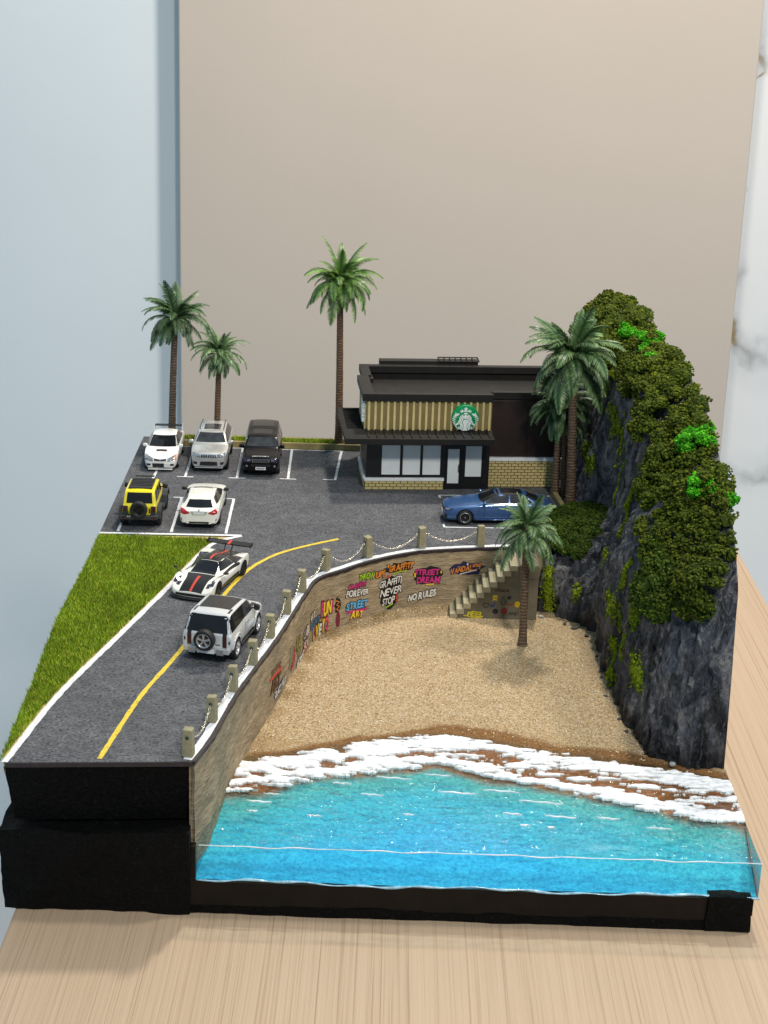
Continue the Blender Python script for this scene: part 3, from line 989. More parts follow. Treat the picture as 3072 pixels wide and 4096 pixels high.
rw = tag(empty('retaining_wall'), 'curved tan rendered beach wall covered in colourful graffiti', 'wall')
nu, nz = 260, 30
gu, gz = np.meshgrid(np.linspace(0, WLEN, nu), np.linspace(-3.9, -0.06, nz), indexing='ij')
u, z = gu.ravel(), gz.ravel()
dsp = wdisp(u, z) + 0.02 * fbm(np.stack([u * 3, z * 4, u * 0], -1), 3, 72) * (np.abs(z + 1.6) > 1.3)
P = np.zeros((len(u), 3))
base_xy = wall_pt(u, 0.0); n_xy = wall_pt(u, 1.0) - base_xy
P[:, :2] = base_xy + n_xy * dsp[:, None]
P[:, 2] = z
idx = np.arange(gu.size).reshape(gu.shape)
F = np.stack([idx[:-1, :-1], idx[1:, :-1], idx[1:, 1:], idx[:-1, 1:]], -1).reshape(-1, 4).tolist()
V = P.tolist()
# back and top so that it is a solid wall
nb = len(V)
for i in range(nu):
    q2 = wall_pt(gu[i, 0], -0.16)
    V += [(q2[0], q2[1], -0.165), (q2[0], q2[1], -3.9)]
for i in range(nu - 1):
    a, b_ = idx[i, -1], idx[i + 1, -1]
    F.append((a, b_, nb + 2 * i + 2, nb + 2 * i))
    F.append((nb + 2 * i, nb + 2 * i + 2, nb + 2 * i + 3, nb + 2 * i + 1))
for end, col in ((0, idx[0]), (nu - 1, idx[-1])):
    ring = [int(k) for k in col] + [nb + 2 * end, nb + 2 * end + 1]
    F.append(tuple(ring[::-1] if end == 0 else ring))
link('wall', mesh('wall', V, F, M['wallrender'], True), rw)
# dark painted edge along the top
uu = np.linspace(0, WLEN - 1.2, 300)
eo = wall_pt(uu, 0.05 + 0.0)
V, F = [], []
for i, t_ in enumerate(uu):
    w_ = 0.06 + 0.035 * float(fbm(np.array([[t_ * 3, 0, 0]]), 3, 74)[0])
    a = wall_pt(t_, -0.075); c_ = wall_pt(t_, w_)
    dz = -0.12 - 0.05 * float(fbm(np.array([[t_ * 4, 3, 0]]), 3, 75)[0])
    V += [(a[0], a[1], 0.02), (c_[0], c_[1], 0.012), (c_[0], c_[1], dz), (a[0], a[1], dz)]
for i in range(len(uu) - 1):
    for j in range(4):
        F.append((i * 4 + j, i * 4 + (j + 1) % 4, i * 4 + 4 + (j + 1) % 4, i * 4 + 4 + j)[::-1])
F += [(0, 1, 2, 3), tuple(len(V) - 4 + k for k in (3, 2, 1, 0))]
link('edge_strip', mesh('edge_strip', V, F, M['darkedge']), rw)

_gl = {}


def glyph(ch, off):
    """flat outline of one character: (verts Nx2, faces, advance)"""
    k = (ch, off)
    if k not in _gl:
        cu = bpy.data.curves.new('t', 'FONT')
        cu.body = ch; cu.size = 1; cu.offset = off; cu.resolution_u = 3
        o = bpy.data.objects.new('t', cu)
        C.objects.link(o)
        bpy.context.view_layer.update()
        me = bpy.data.meshes.new_from_object(o.evaluated_get(bpy.context.evaluated_depsgraph_get()))
        v = np.array([q.co[:2] for q in me.vertices]) if len(me.vertices) else np.zeros((0, 2))
        f = [tuple(p.vertices) for p in me.polygons]
        bpy.data.objects.remove(o); bpy.data.curves.remove(cu); bpy.data.meshes.remove(me)
        _gl[k] = (v, f)
    return _gl[k]


def layout(text, bold=0.035, line=0.075, jit=1.0, shear=0.15, gap=0.02, upper=1.0, rnd=None):
    """glyphs of a word set side by side: lists of (fill verts, faces, outline verts, faces) inside a unit box"""
    rnd = rnd or random
    x = 0
    out = []
    for ch in text:
        if ch == ' ':
            x += 0.28
            continue
        v, f = glyph(ch, bold); vo_, fo_ = glyph(ch, bold + line)
        if not len(v): continue
        lo, hi = v[:, 0].min(), v[:, 0].max()
        a = R(rnd.uniform(-7, 7) * jit); s_ = 1 + rnd.uniform(-.10, .14) * jit; dy = rnd.uniform(-.06, .06) * jit
        c0 = np.array([(lo + hi) / 2, 0.35])
        rot = np.array([[math.cos(a), -math.sin(a)], [math.sin(a), math.cos(a)]])

        def tr(p):
            p = (p - c0) @ rot.T * s_
            p[:, 0] += p[:, 1] * shear
            return p + np.array([x + (hi - lo) / 2 * s_, 0.35 + dy])
        out.append((tr(v.copy()), f, tr(vo_.copy()), fo_))
        x += (hi - lo) * s_ + gap
    A = np.vstack([q[0] for q in out])
    lo, hi = A.min(0), A.max(0)
    for q in out:
        for k in (0, 2): q[k][:] = (q[k] - lo) / (hi - lo)
    return out


_cm = {}


def cmat(rgb):
    if rgb not in _cm: _cm[rgb] = pm('spray_%02x%02x%02x' % rgb, srgb(*rgb), 0.6, 0.12, 6, 0.01, 14)
    return _cm[rgb]


class Tag:
    """one graffiti piece: flat paint shapes laid on a surface given by fn(a, b, off)"""
    def __init__(s, fn): s.fn = fn; s.V = []; s.F = []; s.I = []; s.mats = []; s.lift = 0

    def mi(s, rgb):
        m = cmat(rgb)
        if m not in s.mats: s.mats.append(m)
        return s.mats.index(m)

    def shape(s, P, F, rgb, off):
        n = len(s.V)
        s.V += [tuple(p) for p in s.fn(P[:, 0], P[:, 1], off)]
        s.F += [tuple(i + n for i in f) for f in F]
        s.I += [s.mi(rgb)] * len(F)

    def word(s, text, c, w_, h, cols, outline=(14, 12, 14), slope=0.0, bold=0.04, line=0.08, jit=1.0, shear=0.15):
        L_ = layout(text, bold, line, jit, shear)
        cols = cols if isinstance(cols, list) else [cols]
        for i, (v, f, vo_, fo_) in enumerate(L_):
            def mp(p): return np.stack([c[0] + (p[:, 0] - .5) * w_, c[1] + (p[:, 1] - .5) * h + slope * (p[:, 0] - .5) * w_], -1)
            if outline is not None: s.shape(mp(vo_), fo_, outline, 0.016 + 0.0004 * i)
            s.shape(mp(v), f, cols[i % len(cols)], 0.028)
        return s

    def blob(s, c, w_, h, rgb, off=0.010, n=22, rough=0.25, seed=0):
        r_ = random.Random(seed)
        P = [(c[0], c[1])]
        for i in range(n):
            a = 2 * PI * i / n
            k = 1 + rough * r_.uniform(-1, 1)
            P.append((c[0] + w_ / 2 * math.cos(a) * k, c[1] + h / 2 * math.sin(a) * k))
        s.shape(np.array(P), [(0, 1 + i, 1 + (i + 1) % n) for i in range(n)], rgb, off)
        return s

    def poly(s, P, rgb, off=0.03):
        s.shape(np.array(P, float), [tuple(range(len(P)))], rgb, off)
        return s

    def line(s, P, wd, rgb, off=0.03):
        P = [Vector(p) for p in P]
        L_, R_ = [], []
        for i, p in enumerate(P):
            t = P[min(i + 1, len(P) - 1)] - P[max(i - 1, 0)]
            t.normalize()
            L_.append(p + Vector((-t.y, t.x)) * wd / 2); R_.append(p - Vector((-t.y, t.x)) * wd / 2)
        k = len(P)
        s.shape(np.array([tuple(p) for p in L_ + R_]), [(i, k + i, k + i + 1, i + 1) for i in range(k - 1)], rgb, off)
        return s

    def done(s, name, parent, label=None):
        o = link(name, mesh(name, s.V, s.F, s.mats, False, s.I), parent)
        if label: o['label'] = label
        return o


def on_wall(a, b_, off):
    xy = wall_pt(a, 0.0); nn = wall_pt(a, 1.0) - xy
    k = wdisp(a, b_) + off
    return np.concatenate([xy + nn * k[:, None], np.asarray(b_)[:, None]], -1)


LIME, ORG, MAG, NAVY, WHT, BLU, YEL, PNK, BRN, RED = (150, 190, 40), (214, 128, 40), (196, 40, 120), (28, 28, 70), (214, 212, 205), (90, 170, 216), (232, 196, 40), (206, 78, 100), (84, 54, 34), (198, 62, 40)
BLK = (16, 13, 15)
G_ = lambda: Tag(on_wall)
GN = 'graffiti_lettering'
G_().word('THROW', (21.08, -0.68), 0.92, 0.36, LIME, BLK, -.08).word('UP!', (21.83, -0.72), 0.50, 0.36, ORG, BLK, -.05).done(GN, rw, 'lime and orange graffiti reading THROW UP!')
G_().blob((22.95, -0.6), 1.55, 0.5, BLK, seed=3).word('"GRAFFITI"', (22.95, -0.58), 1.45, 0.42, ORG, BLK, -.02).line([(22.6, -.86), (22.9, -.82), (23.3, -.83)], .05, LIME).done(GN, rw, 'orange graffiti reading GRAFFITI with a lime underline')
G_().blob((24.38, -1.2), 1.42, 0.86, BLK, seed=5, rough=.12).word('STREET', (24.33, -1.02), 1.25, 0.34, MAG, BLK, -.06).word('DREAM', (24.42, -1.40), 1.15, 0.36, MAG, BLK, -.06).line([(23.72, -1.0), (23.76, -1.2)], .06, YEL).line([(25.0, -1.0), (25.02, -1.12)], .06, YEL).line([(24.3, -1.62), (24.7, -1.62)], .05, YEL).done(GN, rw, 'magenta graffiti reading STREET DREAM')
G_().blob((26.2, -0.98), 1.65, 0.66, NAVY, seed=8, rough=.2).word('VANDALISM', (26.17, -0.96), 1.42, 0.34, ORG, NAVY, .16).line([(25.9, -1.22), (26.3, -1.13), (26.7, -1.05)], .05, WHT).poly([(26.2, -.74), (26.26, -.66), (26.3, -.74), (26.25, -.8)], WHT).done(GN, rw, 'orange graffiti reading VANDALISM on a navy cloud')
G_().word('GRAFFITI', (20.5, -0.98), 1.15, 0.26, MAG, BLK, -.12).word('FOREVER', (20.5, -1.32), 1.45, 0.36, WHT, BLK, -.14).done(GN, rw, 'magenta and white graffiti reading GRAFFITI FOREVER')
G_().blob((22.42, -1.7), 1.15, 1.5, BLK, seed=11, rough=.15).word('GRAFFITI', (22.45, -1.22), 1.25, 0.42, WHT, BLK, .05, .02).word('NEVER', (22.47, -1.68), 1.2, 0.38, WHT, BLK, .05, .02).word('STOP', (22.36, -2.12), 0.72, 0.38, WHT, BLK, .05, .02).word('!', (22.82, -2.05), .12, .42, RED, BLK, 0).blob((22.3, -0.93), .18, .14, RED, .03, seed=2).line([(22.2, -2.42), (22.6, -2.3)], .06, LIME).done(GN, rw, 'white graffiti reading GRAFFITI NEVER STOP!')
G_().word('NO RULES', (24.12, -2.12), 1.38, 0.38, WHT, BLK, .12, .05).done(GN, rw, 'white graffiti reading NO RULES')
G_().word('STREET', (20.5, -1.88), 1.4, 0.40, BLU, BLK, -.10).line([(19.85, -2.1), (20.5, -2.17), (21.1, -2.22)], .10, MAG, .02).word('ART', (20.5, -2.33), 0.86, 0.40, YEL, (110, 20, 60), -.08).done(GN, rw, 'blue and yellow graffiti reading STREET ART')
G_().word('FUN!', (18.6, -1.55), 0.82, 0.72, [MAG, YEL, YEL, MAG], (90, 14, 40), 0, .05).done(GN, rw, 'magenta and yellow graffiti reading FUN!')
G_().word('YO', (18.52, -2.28), 0.42, 0.66, [YEL, PNK], (90, 14, 40), 0, .05).done(GN, rw, 'yellow and pink graffiti reading YO')
g = G_().blob((19.28, -1.6), .34, .7, BLK, seed=20, rough=.2)
g.line([(19.18, -1.35), (19.36, -1.45), (19.2, -1.55), (19.36, -1.65), (19.2, -1.75), (19.34, -1.85)], .06, ORG)
g.blob((19.3, -2.25), .26, .75, (112, 28, 50), .02, seed=21, rough=.12).done('graffiti_figure', rw, 'tall narrow graffiti flame in orange and maroon')
G_().word('ART', (17.25, -1.5), 0.7, 0.36, WHT, BLK, 0).word('GRAFFITI', (17.5, -1.9), 1.2, 0.36, (70, 110, 140), BLK, .05).done(GN, rw, 'white and blue graffiti reading ART GRAFFITI')
G_().word('LIVE', (17.8, -2.38), 1.0, 0.66, [YEL, MAG, YEL, WHT], BLK, -.05, .06).done(GN, rw, 'yellow, magenta and white graffiti reading LIVE')
G_().word('CAR', (16.0, -1.75), 0.95, 0.45, [(150, 150, 148), (170, 160, 150), WHT], BLK, 0).word('SIX', (16.0, -2.25), 0.9, 0.42, [(206, 150, 140), WHT, (206, 170, 150)], BLK, 0).done(GN, rw, 'faded grey and pink graffiti letters')
G_().blob((14.7, -1.75), .95, .9, (112, 106, 52), seed=30, rough=.35).word('RAP', (14.7, -1.7), .8, .5, (150, 140, 70), (66, 60, 34), 0).done(GN, rw, 'olive graffiti letters')
g = G_().blob((13.7, -1.95), .75, .95, (150, 44, 60), seed=33, rough=.25)
g.blob((13.25, -1.75), .5, .95, (112, 130, 96), .014, seed=34, rough=.25).line([(13.4, -1.6), (13.75, -1.8), (13.5, -2.0), (13.8, -2.2), (13.5, -2.4)], .09, PNK)
g.done('graffiti_figure', rw, 'pink and pale green graffiti figure')
G_().word('street', (14.95, -2.5), 1.35, 0.36, WHT, BLK, .02, .05).done(GN, rw, 'small white graffiti reading street')
G_().word('street', (10.75, -1.15), 1.5, 0.30, (104, 62, 44), None, -.12).word('ART', (10.75, -1.75), 1.6, 0.62, BRN, (62, 40, 26), -.12).line([(9.85, -1.30), (10.7, -1.38), (11.7, -1.5)], .13, RED).done(GN, rw, 'brown graffiti reading street ART with a red bar')
G_().blob((11.5, -2.3), 1.9, .4, NAVY, seed=40, rough=.2).word('CRAZY ART', (11.5, -2.28), 1.8, 0.34, WHT, NAVY, 0, .05).done(GN, rw, 'white graffiti reading CRAZY ART on navy')

# ------------------------------------------------------------------ beach stairs
st = tag(empty('beach_stairs', (15.45, 21.2, 0)), 'concrete stairs with doodled side wall climbing the beach wall', 'stairs')
NS, RUN, RISE = 10, 0.292, 0.268
poly = [(0.05, -3.2)]
for i in range(NS): poly += [(0.05 + i * RUN, -2.86 + (i + 1) * RISE - 0.05), (0.05 + (i + 1) * RUN, -2.86 + (i + 1) * RISE - 0.05)]
poly += [(3.9, -0.23), (3.9, -3.2)]
MX = Matrix(((1, 0, 0, 0), (0, 0, 1, 0), (0, 1, 0, 0), (0, 0, 0, 1)))
MB().prism(poly, 0.0, 1.95, MX).build('side_wall', M['stairside'], st)
for i in range(NS):
    x0 = i * RUN + random.uniform(-.015, .015)
    z1 = -2.86 + (i + 1) * RISE + random.uniform(-.012, .012)
    MB().box(x0 - 0.03, x0 + RUN + 0.02, -0.06 + random.uniform(-.02, .02), 1.9, z1 - 0.27, z1, 0.025).build('step', M['stair'], st)
MB().box(3.02, 3.86, -0.05, 1.9, -0.80, -0.16, 0.03).build('landing_block', M['stairside'], st)
on_side = lambda a, b_, off: np.stack([np.asarray(a), np.full(len(a), -off * 0.5 - 0.004), np.asarray(b_)], -1)
T_ = lambda: Tag(on_side)
T_().word('FEEL', (1.12, -2.58), 0.75, 0.30, (206, 190, 40), None, 0, .045).line([(0.6, -2.66), (0.9, -2.72), (1.2, -2.76), (1.4, -2.74)], .05, (206, 190, 40)).done('doodle', st, 'yellow doodle reading FEEL')
T_().word('chaos', (2.28, -1.38), 0.62, 0.20, BLK, None, 0, .0).done('doodle', st, 'black scribbled word')
T_().poly([(1.86, -1.74), (1.93, -1.62), (2.0, -1.66), (2.08, -1.62), (2.10, -1.74), (2.06, -1.82), (2.09, -1.92), (1.98, -1.86), (1.87, -1.92), (1.90, -1.82)], (214, 184, 40)).line([(1.92, -1.72), (1.97, -1.76)], .025, BLK, .05).line([(2.0, -1.76), (2.05, -1.72)], .025, BLK, .05).line([(1.94, -1.81), (2.03, -1.81)], .02, BLK, .05).done('doodle', st, 'yellow star face doodle')
T_().line([(1.55, -2.28), (1.45, -2.12), (1.47, -2.02), (1.55, -2.03), (1.60, -2.10), (1.67, -2.02), (1.74, -2.06), (1.72, -2.16), (1.55, -2.28)], .035, BLK).done('doodle', st, 'black heart outline doodle')
T_().poly([(1.80, -2.22), (1.80, -2.10), (1.88, -2.12), (1.98, -1.98), (2.02, -2.0), (1.96, -2.16), (1.97, -2.22)], (44, 52, 104)).done('doodle', st, 'blue arrow doodle')
T_().line([(2.30, -2.08), (2.24, -1.96), (2.27, -1.84), (2.37, -1.80), (2.47, -1.84), (2.50, -1.96), (2.44, -2.08), (2.30, -2.08)], .03, BLK).blob((2.33, -1.94), .06, .06, BLK, .04, 10, .1).blob((2.42, -1.94), .06, .06, BLK, .04, 10, .1).line([(2.30, -1.76), (2.31, -1.68), (2.36, -1.73), (2.44, -1.68), (2.44, -1.76)], .022, BLK).done('doodle', st, 'black skull outline doodle')
T_().poly([(2.62 + (.14 if k % 2 == 0 else .06) * math.cos(PI / 2 + k * PI / 5), -1.74 + (.14 if k % 2 == 0 else .06) * math.sin(PI / 2 + k * PI / 5)) for k in range(10)], (26, 26, 32)).done('doodle', st, 'black star doodle')
T_().poly([(2.03 + .15 * math.cos(k * PI / 3 + .3), -2.42 + .14 * math.sin(k * PI / 3 + .3)) for k in range(6)], (22, 20, 20)).done('doodle', st, 'black hexagon doodle')
T_().blob((2.42, -2.38), .32, .30, (120, 30, 28), .03, 16, .12, 3).line([(2.40, -2.5), (2.40, -2.66)], .03, (120, 30, 28)).line([(2.5, -2.45), (2.51, -2.6)], .03, (120, 30, 28)).done('doodle', st, 'red dripping blot doodle')
T_().line([(2.55, -2.06), (2.65, -2.12), (2.78, -2.08), (2.84, -2.0), (2.7, -2.05), (2.55, -2.06)], .03, (150, 52, 34)).done('doodle', st, 'small red lips doodle')
T_().word('AND', (2.85, -2.5), .46, .2, BLK, None, 0, .0).done('doodle', st, 'black scribbled letters')
T_().blob((3.0, -2.05), .26, .30, (206, 170, 30), .03, 12, .1, 5).done('doodle', st, 'yellow round doodle')
T_().line([(3.42, -1.25), (3.40, -1.45), (3.44, -1.6)], .05, (196, 180, 40)).done('doodle', st, 'yellow paint dash')

# ------------------------------------------------------------------ posts and chains
posts = [(6.0, .99), (6.50, 3.7), (6.98, 6.33), (7.50, 8.79), (7.97, 11.48), (8.45, 14.07), (8.92, 16.59), (9.82, 19.25), (11.62, 21.12), (14.05, 22.62), (16.76, 23.14)]


def post_mesh(k):
    r_ = random.Random(k)
    b = MB()
    w0, w1, h = 0.172, 0.152, 0.98
    bm = bmesh.new()
    bmesh.ops.create_cube(bm, size=1)
    for v in bm.verts:
        t = v.co.z + .5
        ww = w0 * (1 - t) + w1 * t
        v.co = Vector((v.co.x * 2 * ww * r_.uniform(.95, 1.05), v.co.y * 2 * ww * 1.08 * r_.uniform(.95, 1.05), t * h + (0.03 * r_.uniform(-1, 1) if t > .5 else 0)))
    bmesh.ops.bevel(bm, geom=[e for e in bm.edges], offset=0.035, segments=2, affect='EDGES', profile=.6)
    bm.verts.index_update()
    b.add([v.co for v in bm.verts], [[v.index for v in f.verts] for f in bm.faces])
    bm.free()
    return b.me('post_body', M['post'])


near = ['beside the bare road end above the sea', 'second from the seaward road end', 'third from the seaward road end', 'fourth from the seaward road end', 'beside the rear of the white off-roader',
        'beside the front of the white off-roader', 'where the chained row begins to bend', 'on the bend of the wall', 'above the THROW UP graffiti', 'above the STREET DREAM graffiti', 'last of the row, before the blue car']
ang = []
for i, (x, y) in enumerate(posts):
    a = posts[max(i - 1, 0)]; c_ = posts[min(i + 1, len(posts) - 1)]
    ang.append(math.atan2(c_[1] - a[1], c_[0] - a[0]))
for i, (x, y) in enumerate(posts):
    p = tag(empty('chain_post', (x, y, 0.012), ang[i]), 'squat tan concrete chain post ' + near[i], 'post', 'chain posts along the top of the beach wall')
    link('post_body', post_mesh(i), p)
    for sgn in (-1, 1):
        b = MB()
        Mx = Matrix.Translation((sgn * (0.170), 0, 0.70)) @ Matrix.Rotation(sgn * PI / 2, 4, 'Y')
        b.lathe([(0.001, 0.004), (0.055, 0.006), (0.068, 0.0), (0.068, -0.05)], 12, Mx)
        b.build('chain_hole', M['hole'], p)
lk = MB()
k = 12
lk.tube([(0.062 * math.cos(2 * PI * i / k) * (1.0), 0.030 * math.sin(2 * PI * i / k), 0) for i in range(k)], 0.0125, 5, True)
link_me = lk.me('link', M['chain'], True)
for i in range(len(posts) - 1):
    a = Vector((*posts[i], 0.71)); c_ = Vector((*posts[i + 1], 0.71))
    t = (c_ - a).normalized()
    a = a + t * 0.2; c_ = c_ - t * 0.2
    L_ = (c_ - a).length
    sag = [0.50, 0.54, 0.50, 0.52, 0.5, 0.52, 0.5, 0.55, 0.5, 0.42][i]
    ch = tag(empty('chain', (a + c_) / 2), 'sagging pale metal chain hanging from the post ' + near[i], 'chain', 'chains hung between the posts')
    org = (a + c_) / 2
    pts = [a.lerp(c_, q / 60) + Vector((0, 0, -sag * (1 - (2 * q / 60 - 1) ** 2))) for q in range(61)]
    ds = [0]
    for q in range(60): ds.append(ds[-1] + (pts[q + 1] - pts[q]).length)
    n = int(ds[-1] / 0.098)
    for j in range(n):
        s_ = (j + .5) / n * ds[-1]
        q = next(q for q in range(60) if ds[q + 1] >= s_)
        f_ = (s_ - ds[q]) / (ds[q + 1] - ds[q])
        p = pts[q].lerp(pts[q + 1], f_)
        tg = (pts[q + 1] - pts[q]).normalized()
        rot = tg.to_track_quat('X', 'Z') @ Matrix.Rotation(PI / 2 * (j % 2) + .4, 3, 'X').to_quaternion()
        link('link', link_me, ch, p - org, rot.to_euler())

# ------------------------------------------------------------------ rock cliff
CL = [
    [(21.6, 39.2, -.2), (21.7, 39.2, .1), (21.9, 39.2, .6), (22.1, 39.2, 2.0), (22.3, 39.2, 3.6), (22.5, 39.2, 5.2), (23.2, 39.2, 7.6), (24.9, 39.2, 7.6)],
    [(21.6, 37.5, -.2), (21.7, 37.5, .1), (21.9, 37.5, .6), (22.1, 37.5, 2.0), (22.3, 37.5, 3.8), (22.5, 37.5, 5.5), (23.3, 37.6, 8.2), (25.0, 37.4, 8.0)],
    [(21.6, 34, -.2), (21.7, 34, .1), (21.95, 34, .7), (22.2, 34, 2.2), (22.5, 34, 4.0), (22.8, 34, 5.9), (23.7, 34, 7.9), (25.2, 34, 8.0)],
    [(21.7, 30, -.2), (21.8, 30, .1), (22.1, 30, .8), (22.4, 30, 2.3), (22.7, 30, 4.1), (23.0, 30, 6.1), (24.0, 30, 7.7), (25.35, 30, 8.3)],
    [(21.2, 27, -.2), (21.8, 27, .1), (22.7, 27, .5), (23.0, 27, 2.0), (23.2, 27, 3.9), (23.45, 27, 6.0), (24.2, 27, 7.5), (25.4, 27, 8.4)],
    [(19.9, 23.4, -.9), (20.5, 24.0, -.1), (22.8, 24.8, .25), (23.05, 24.8, 1.8), (23.3, 24.6, 3.7), (23.55, 24.4, 5.9), (24.3, 24.3, 7.4), (25.45, 24.2, 8.6)],
    [(19.45, 22.5, -3.2), (19.8, 22.8, -1.2), (20.9, 23.2, -.25), (22.75, 23.0, .9), (23.05, 22.7, 3.2), (23.5, 22.3, 5.8), (24.3, 22.2, 7.3), (25.45, 22, 8.6)],
    [(20.6, 21.3, -3.2), (20.9, 21.6, -1.6), (21.6, 22.0, -.6), (22.5, 21.8, .8), (22.8, 21.2, 2.8), (23.4, 20.8, 5.4), (24.3, 20.6, 7.1), (25.45, 20.5, 8.5)],
    [(21.75, 19.8, -3.2), (21.8, 19.8, -2.0), (21.9, 19.8, -.8), (22.2, 19.6, .8), (22.7, 19.2, 2.5), (23.4, 18.7, 4.6), (24.3, 18.5, 6.9), (25.45, 18.3, 8.3)],
    [(22.0, 16.8, -3.2), (22.0, 16.8, -2.0), (22.05, 16.9, -.8), (22.2, 17.0, .6), (22.4, 17.0, 2.2), (22.7, 16.9, 3.7), (24.1, 16.6, 6.5), (25.45, 16.3, 7.9)],
    [(22.1, 14, -3.2), (22.1, 14, -2.0), (22.1, 14.2, -.9), (22.2, 14.5, .4), (22.35, 14.8, 1.7), (22.5, 15.2, 3.0), (23.9, 14.6, 5.8), (25.45, 14, 7.3)],
    [(22.15, 11.6, -3.25), (22.2, 11.8, -2.1), (22.25, 12.0, -1.0), (22.3, 12.2, .1), (22.4, 12.4, 1.0), (22.5, 12.7, 1.9), (23.8, 12.2, 4.7), (25.45, 11.2, 6.3)],
    [(22.6, 8.9, -3.3), (22.65, 9.2, -2.2), (22.75, 9.6, -1.1), (22.8, 10.0, 0), (22.9, 10.4, .9), (23.0, 10.7, 1.9), (24.0, 10.2, 3.9), (25.45, 9.4, 5.2)],
    [(23.3, 7.95, -3.4), (23.3, 8.2, -2.3), (23.35, 8.4, -1.2), (23.4, 8.7, -.1), (23.4, 9.0, 1.0), (23.5, 9.3, 2.0), (24.3, 9.1, 3.4), (25.45, 8.7, 4.5)],
    [(24.3, 7.6, -3.4), (24.3, 7.7, -2.3), (24.3, 7.8, -1.2), (24.3, 7.95, -.1), (24.35, 8.15, 1.0), (24.4, 8.4, 2.1), (24.8, 8.4, 3.2), (25.45, 8.3, 4.1)],
    [(25.45, 7.45, -3.4), (25.45, 7.5, -2.3), (25.45, 7.6, -1.2), (25.45, 7.7, -.1), (25.45, 7.8, 1.0), (25.45, 7.95, 2.1), (25.45, 8.05, 3.0), (25.45, 8.1, 3.7)],
]
CG = np.array(CL)                       # stations x profile x 3
NI, NJ = 26, 22
tmp = np.stack([catmull(CG[:, j], NI) for j in range(CG.shape[1])], 1)
CS = np.stack([catmull(tmp[i], NJ) for i in range(tmp.shape[0])], 0)
ni, nj = CS.shape[:2]
du = np.gradient(CS, axis=0); dv = np.gradient(CS, axis=1)
CN = np.cross(dv, du)
CN /= np.linalg.norm(CN, axis=-1, keepdims=True) + 1e-9
if (CN[ni // 2, nj // 3, 0] > 0): CN = -CN
Pf = CS.reshape(-1, 3)
a1 = fbm(Pf * np.array([.45, .45, .25]), 4, 81)
rdg = 1 - np.abs(fbm(Pf * np.array([1.1, 1.1, .42]) + 9, 4, 82)) * 2.2
a3 = fbm(Pf * np.array([2.6, 2.6, 1.2]), 3, 83)
ed = np.clip((25.47 - Pf[:, 0]) / 0.8, 0.08, 1)
rd2 = 1 - np.abs(fbm(Pf * np.array([2.2, 2.2, .8]) + 4 + 0.8 * a1[:, None], 4, 84)) * 2.4
rd3 = 1 - np.abs(fbm(Pf * np.array([4.5, 4.5, 1.9]) + 14, 3, 85)) * 2.4
amp = (0.42 * a1 + 0.30 * (rdg - .4) + 0.17 * (rd2 - .4) + 0.07 * (rd3 - .4) + 0.10 * a3) * ed
CSd = (Pf + CN.reshape(-1, 3) * amp[:, None]).reshape(CS.shape)
CSd[..., 0] = np.minimum(CSd[..., 0], 25.5)
idx = np.arange(ni * nj).reshape(ni, nj)
F = np.stack([idx[:-1, :-1], idx[1:, :-1], idx[1:, 1:], idx[:-1, 1:]], -1).reshape(-1, 4)
V = CSd.reshape(-1, 3)
ex = V[idx[:, -1]].copy(); ex[:, 2] = -5.3                      # right-hand cut face
eb = V[idx[0]].copy(); eb[:, 0] = np.maximum(eb[:, 0], 21.5); eb[:, 2] = -5.0
n0 = len(V)
V = np.vstack([V, ex])
k = idx[:, -1]
F = np.vstack([F, np.stack([k[:-1], k[1:], n0 + np.arange(1, ni), n0 + np.arange(ni - 1)], -1)])
back = [int(q) for q in idx[0]] + [n0]
cliff = tag(empty('rock_cliff'), 'dark grey painted rock cliff with mossy streaks bounding the beach', 'cliff')
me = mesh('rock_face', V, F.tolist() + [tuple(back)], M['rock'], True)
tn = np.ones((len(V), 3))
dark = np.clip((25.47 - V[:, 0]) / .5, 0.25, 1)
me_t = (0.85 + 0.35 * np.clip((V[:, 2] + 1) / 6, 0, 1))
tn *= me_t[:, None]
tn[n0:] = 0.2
foot_tone = np.clip((V[:, 2] + 2.9) / 0.9, 0.35, 1)  # rock tone gets darker towards the foot
tn *= foot_tone[:, None]
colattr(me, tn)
link('rock_face', me, cliff)


def surf(i, j):
    """point and normal on the displaced cliff at fractional grid position"""
    i = np.clip(i, 0, ni - 1.001); j = np.clip(j, 0, nj - 1.001)
    a, b_ = i.astype(int), j.astype(int)
    f, g = (i - a)[:, None], (j - b_)[:, None]
    p = (CSd[a, b_] * (1 - f) + CSd[a + 1, b_] * f) * (1 - g) + (CSd[a, b_ + 1] * (1 - f) + CSd[a + 1, b_ + 1] * f) * g
    return p, CN[a, b_]


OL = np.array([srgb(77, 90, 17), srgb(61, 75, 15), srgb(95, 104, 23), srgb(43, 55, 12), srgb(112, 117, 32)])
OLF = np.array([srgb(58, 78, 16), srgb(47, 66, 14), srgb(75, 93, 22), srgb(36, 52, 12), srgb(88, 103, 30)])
BR = np.array([srgb(60, 150, 12), srgb(48, 128, 10), srgb(84, 170, 24), srgb(40, 104, 8), srgb(102, 184, 40)])
MO = np.array([srgb(112, 130, 20), srgb(92, 112, 18), srgb(140, 150, 28), srgb(72, 92, 16), srgb(156, 160, 40)])


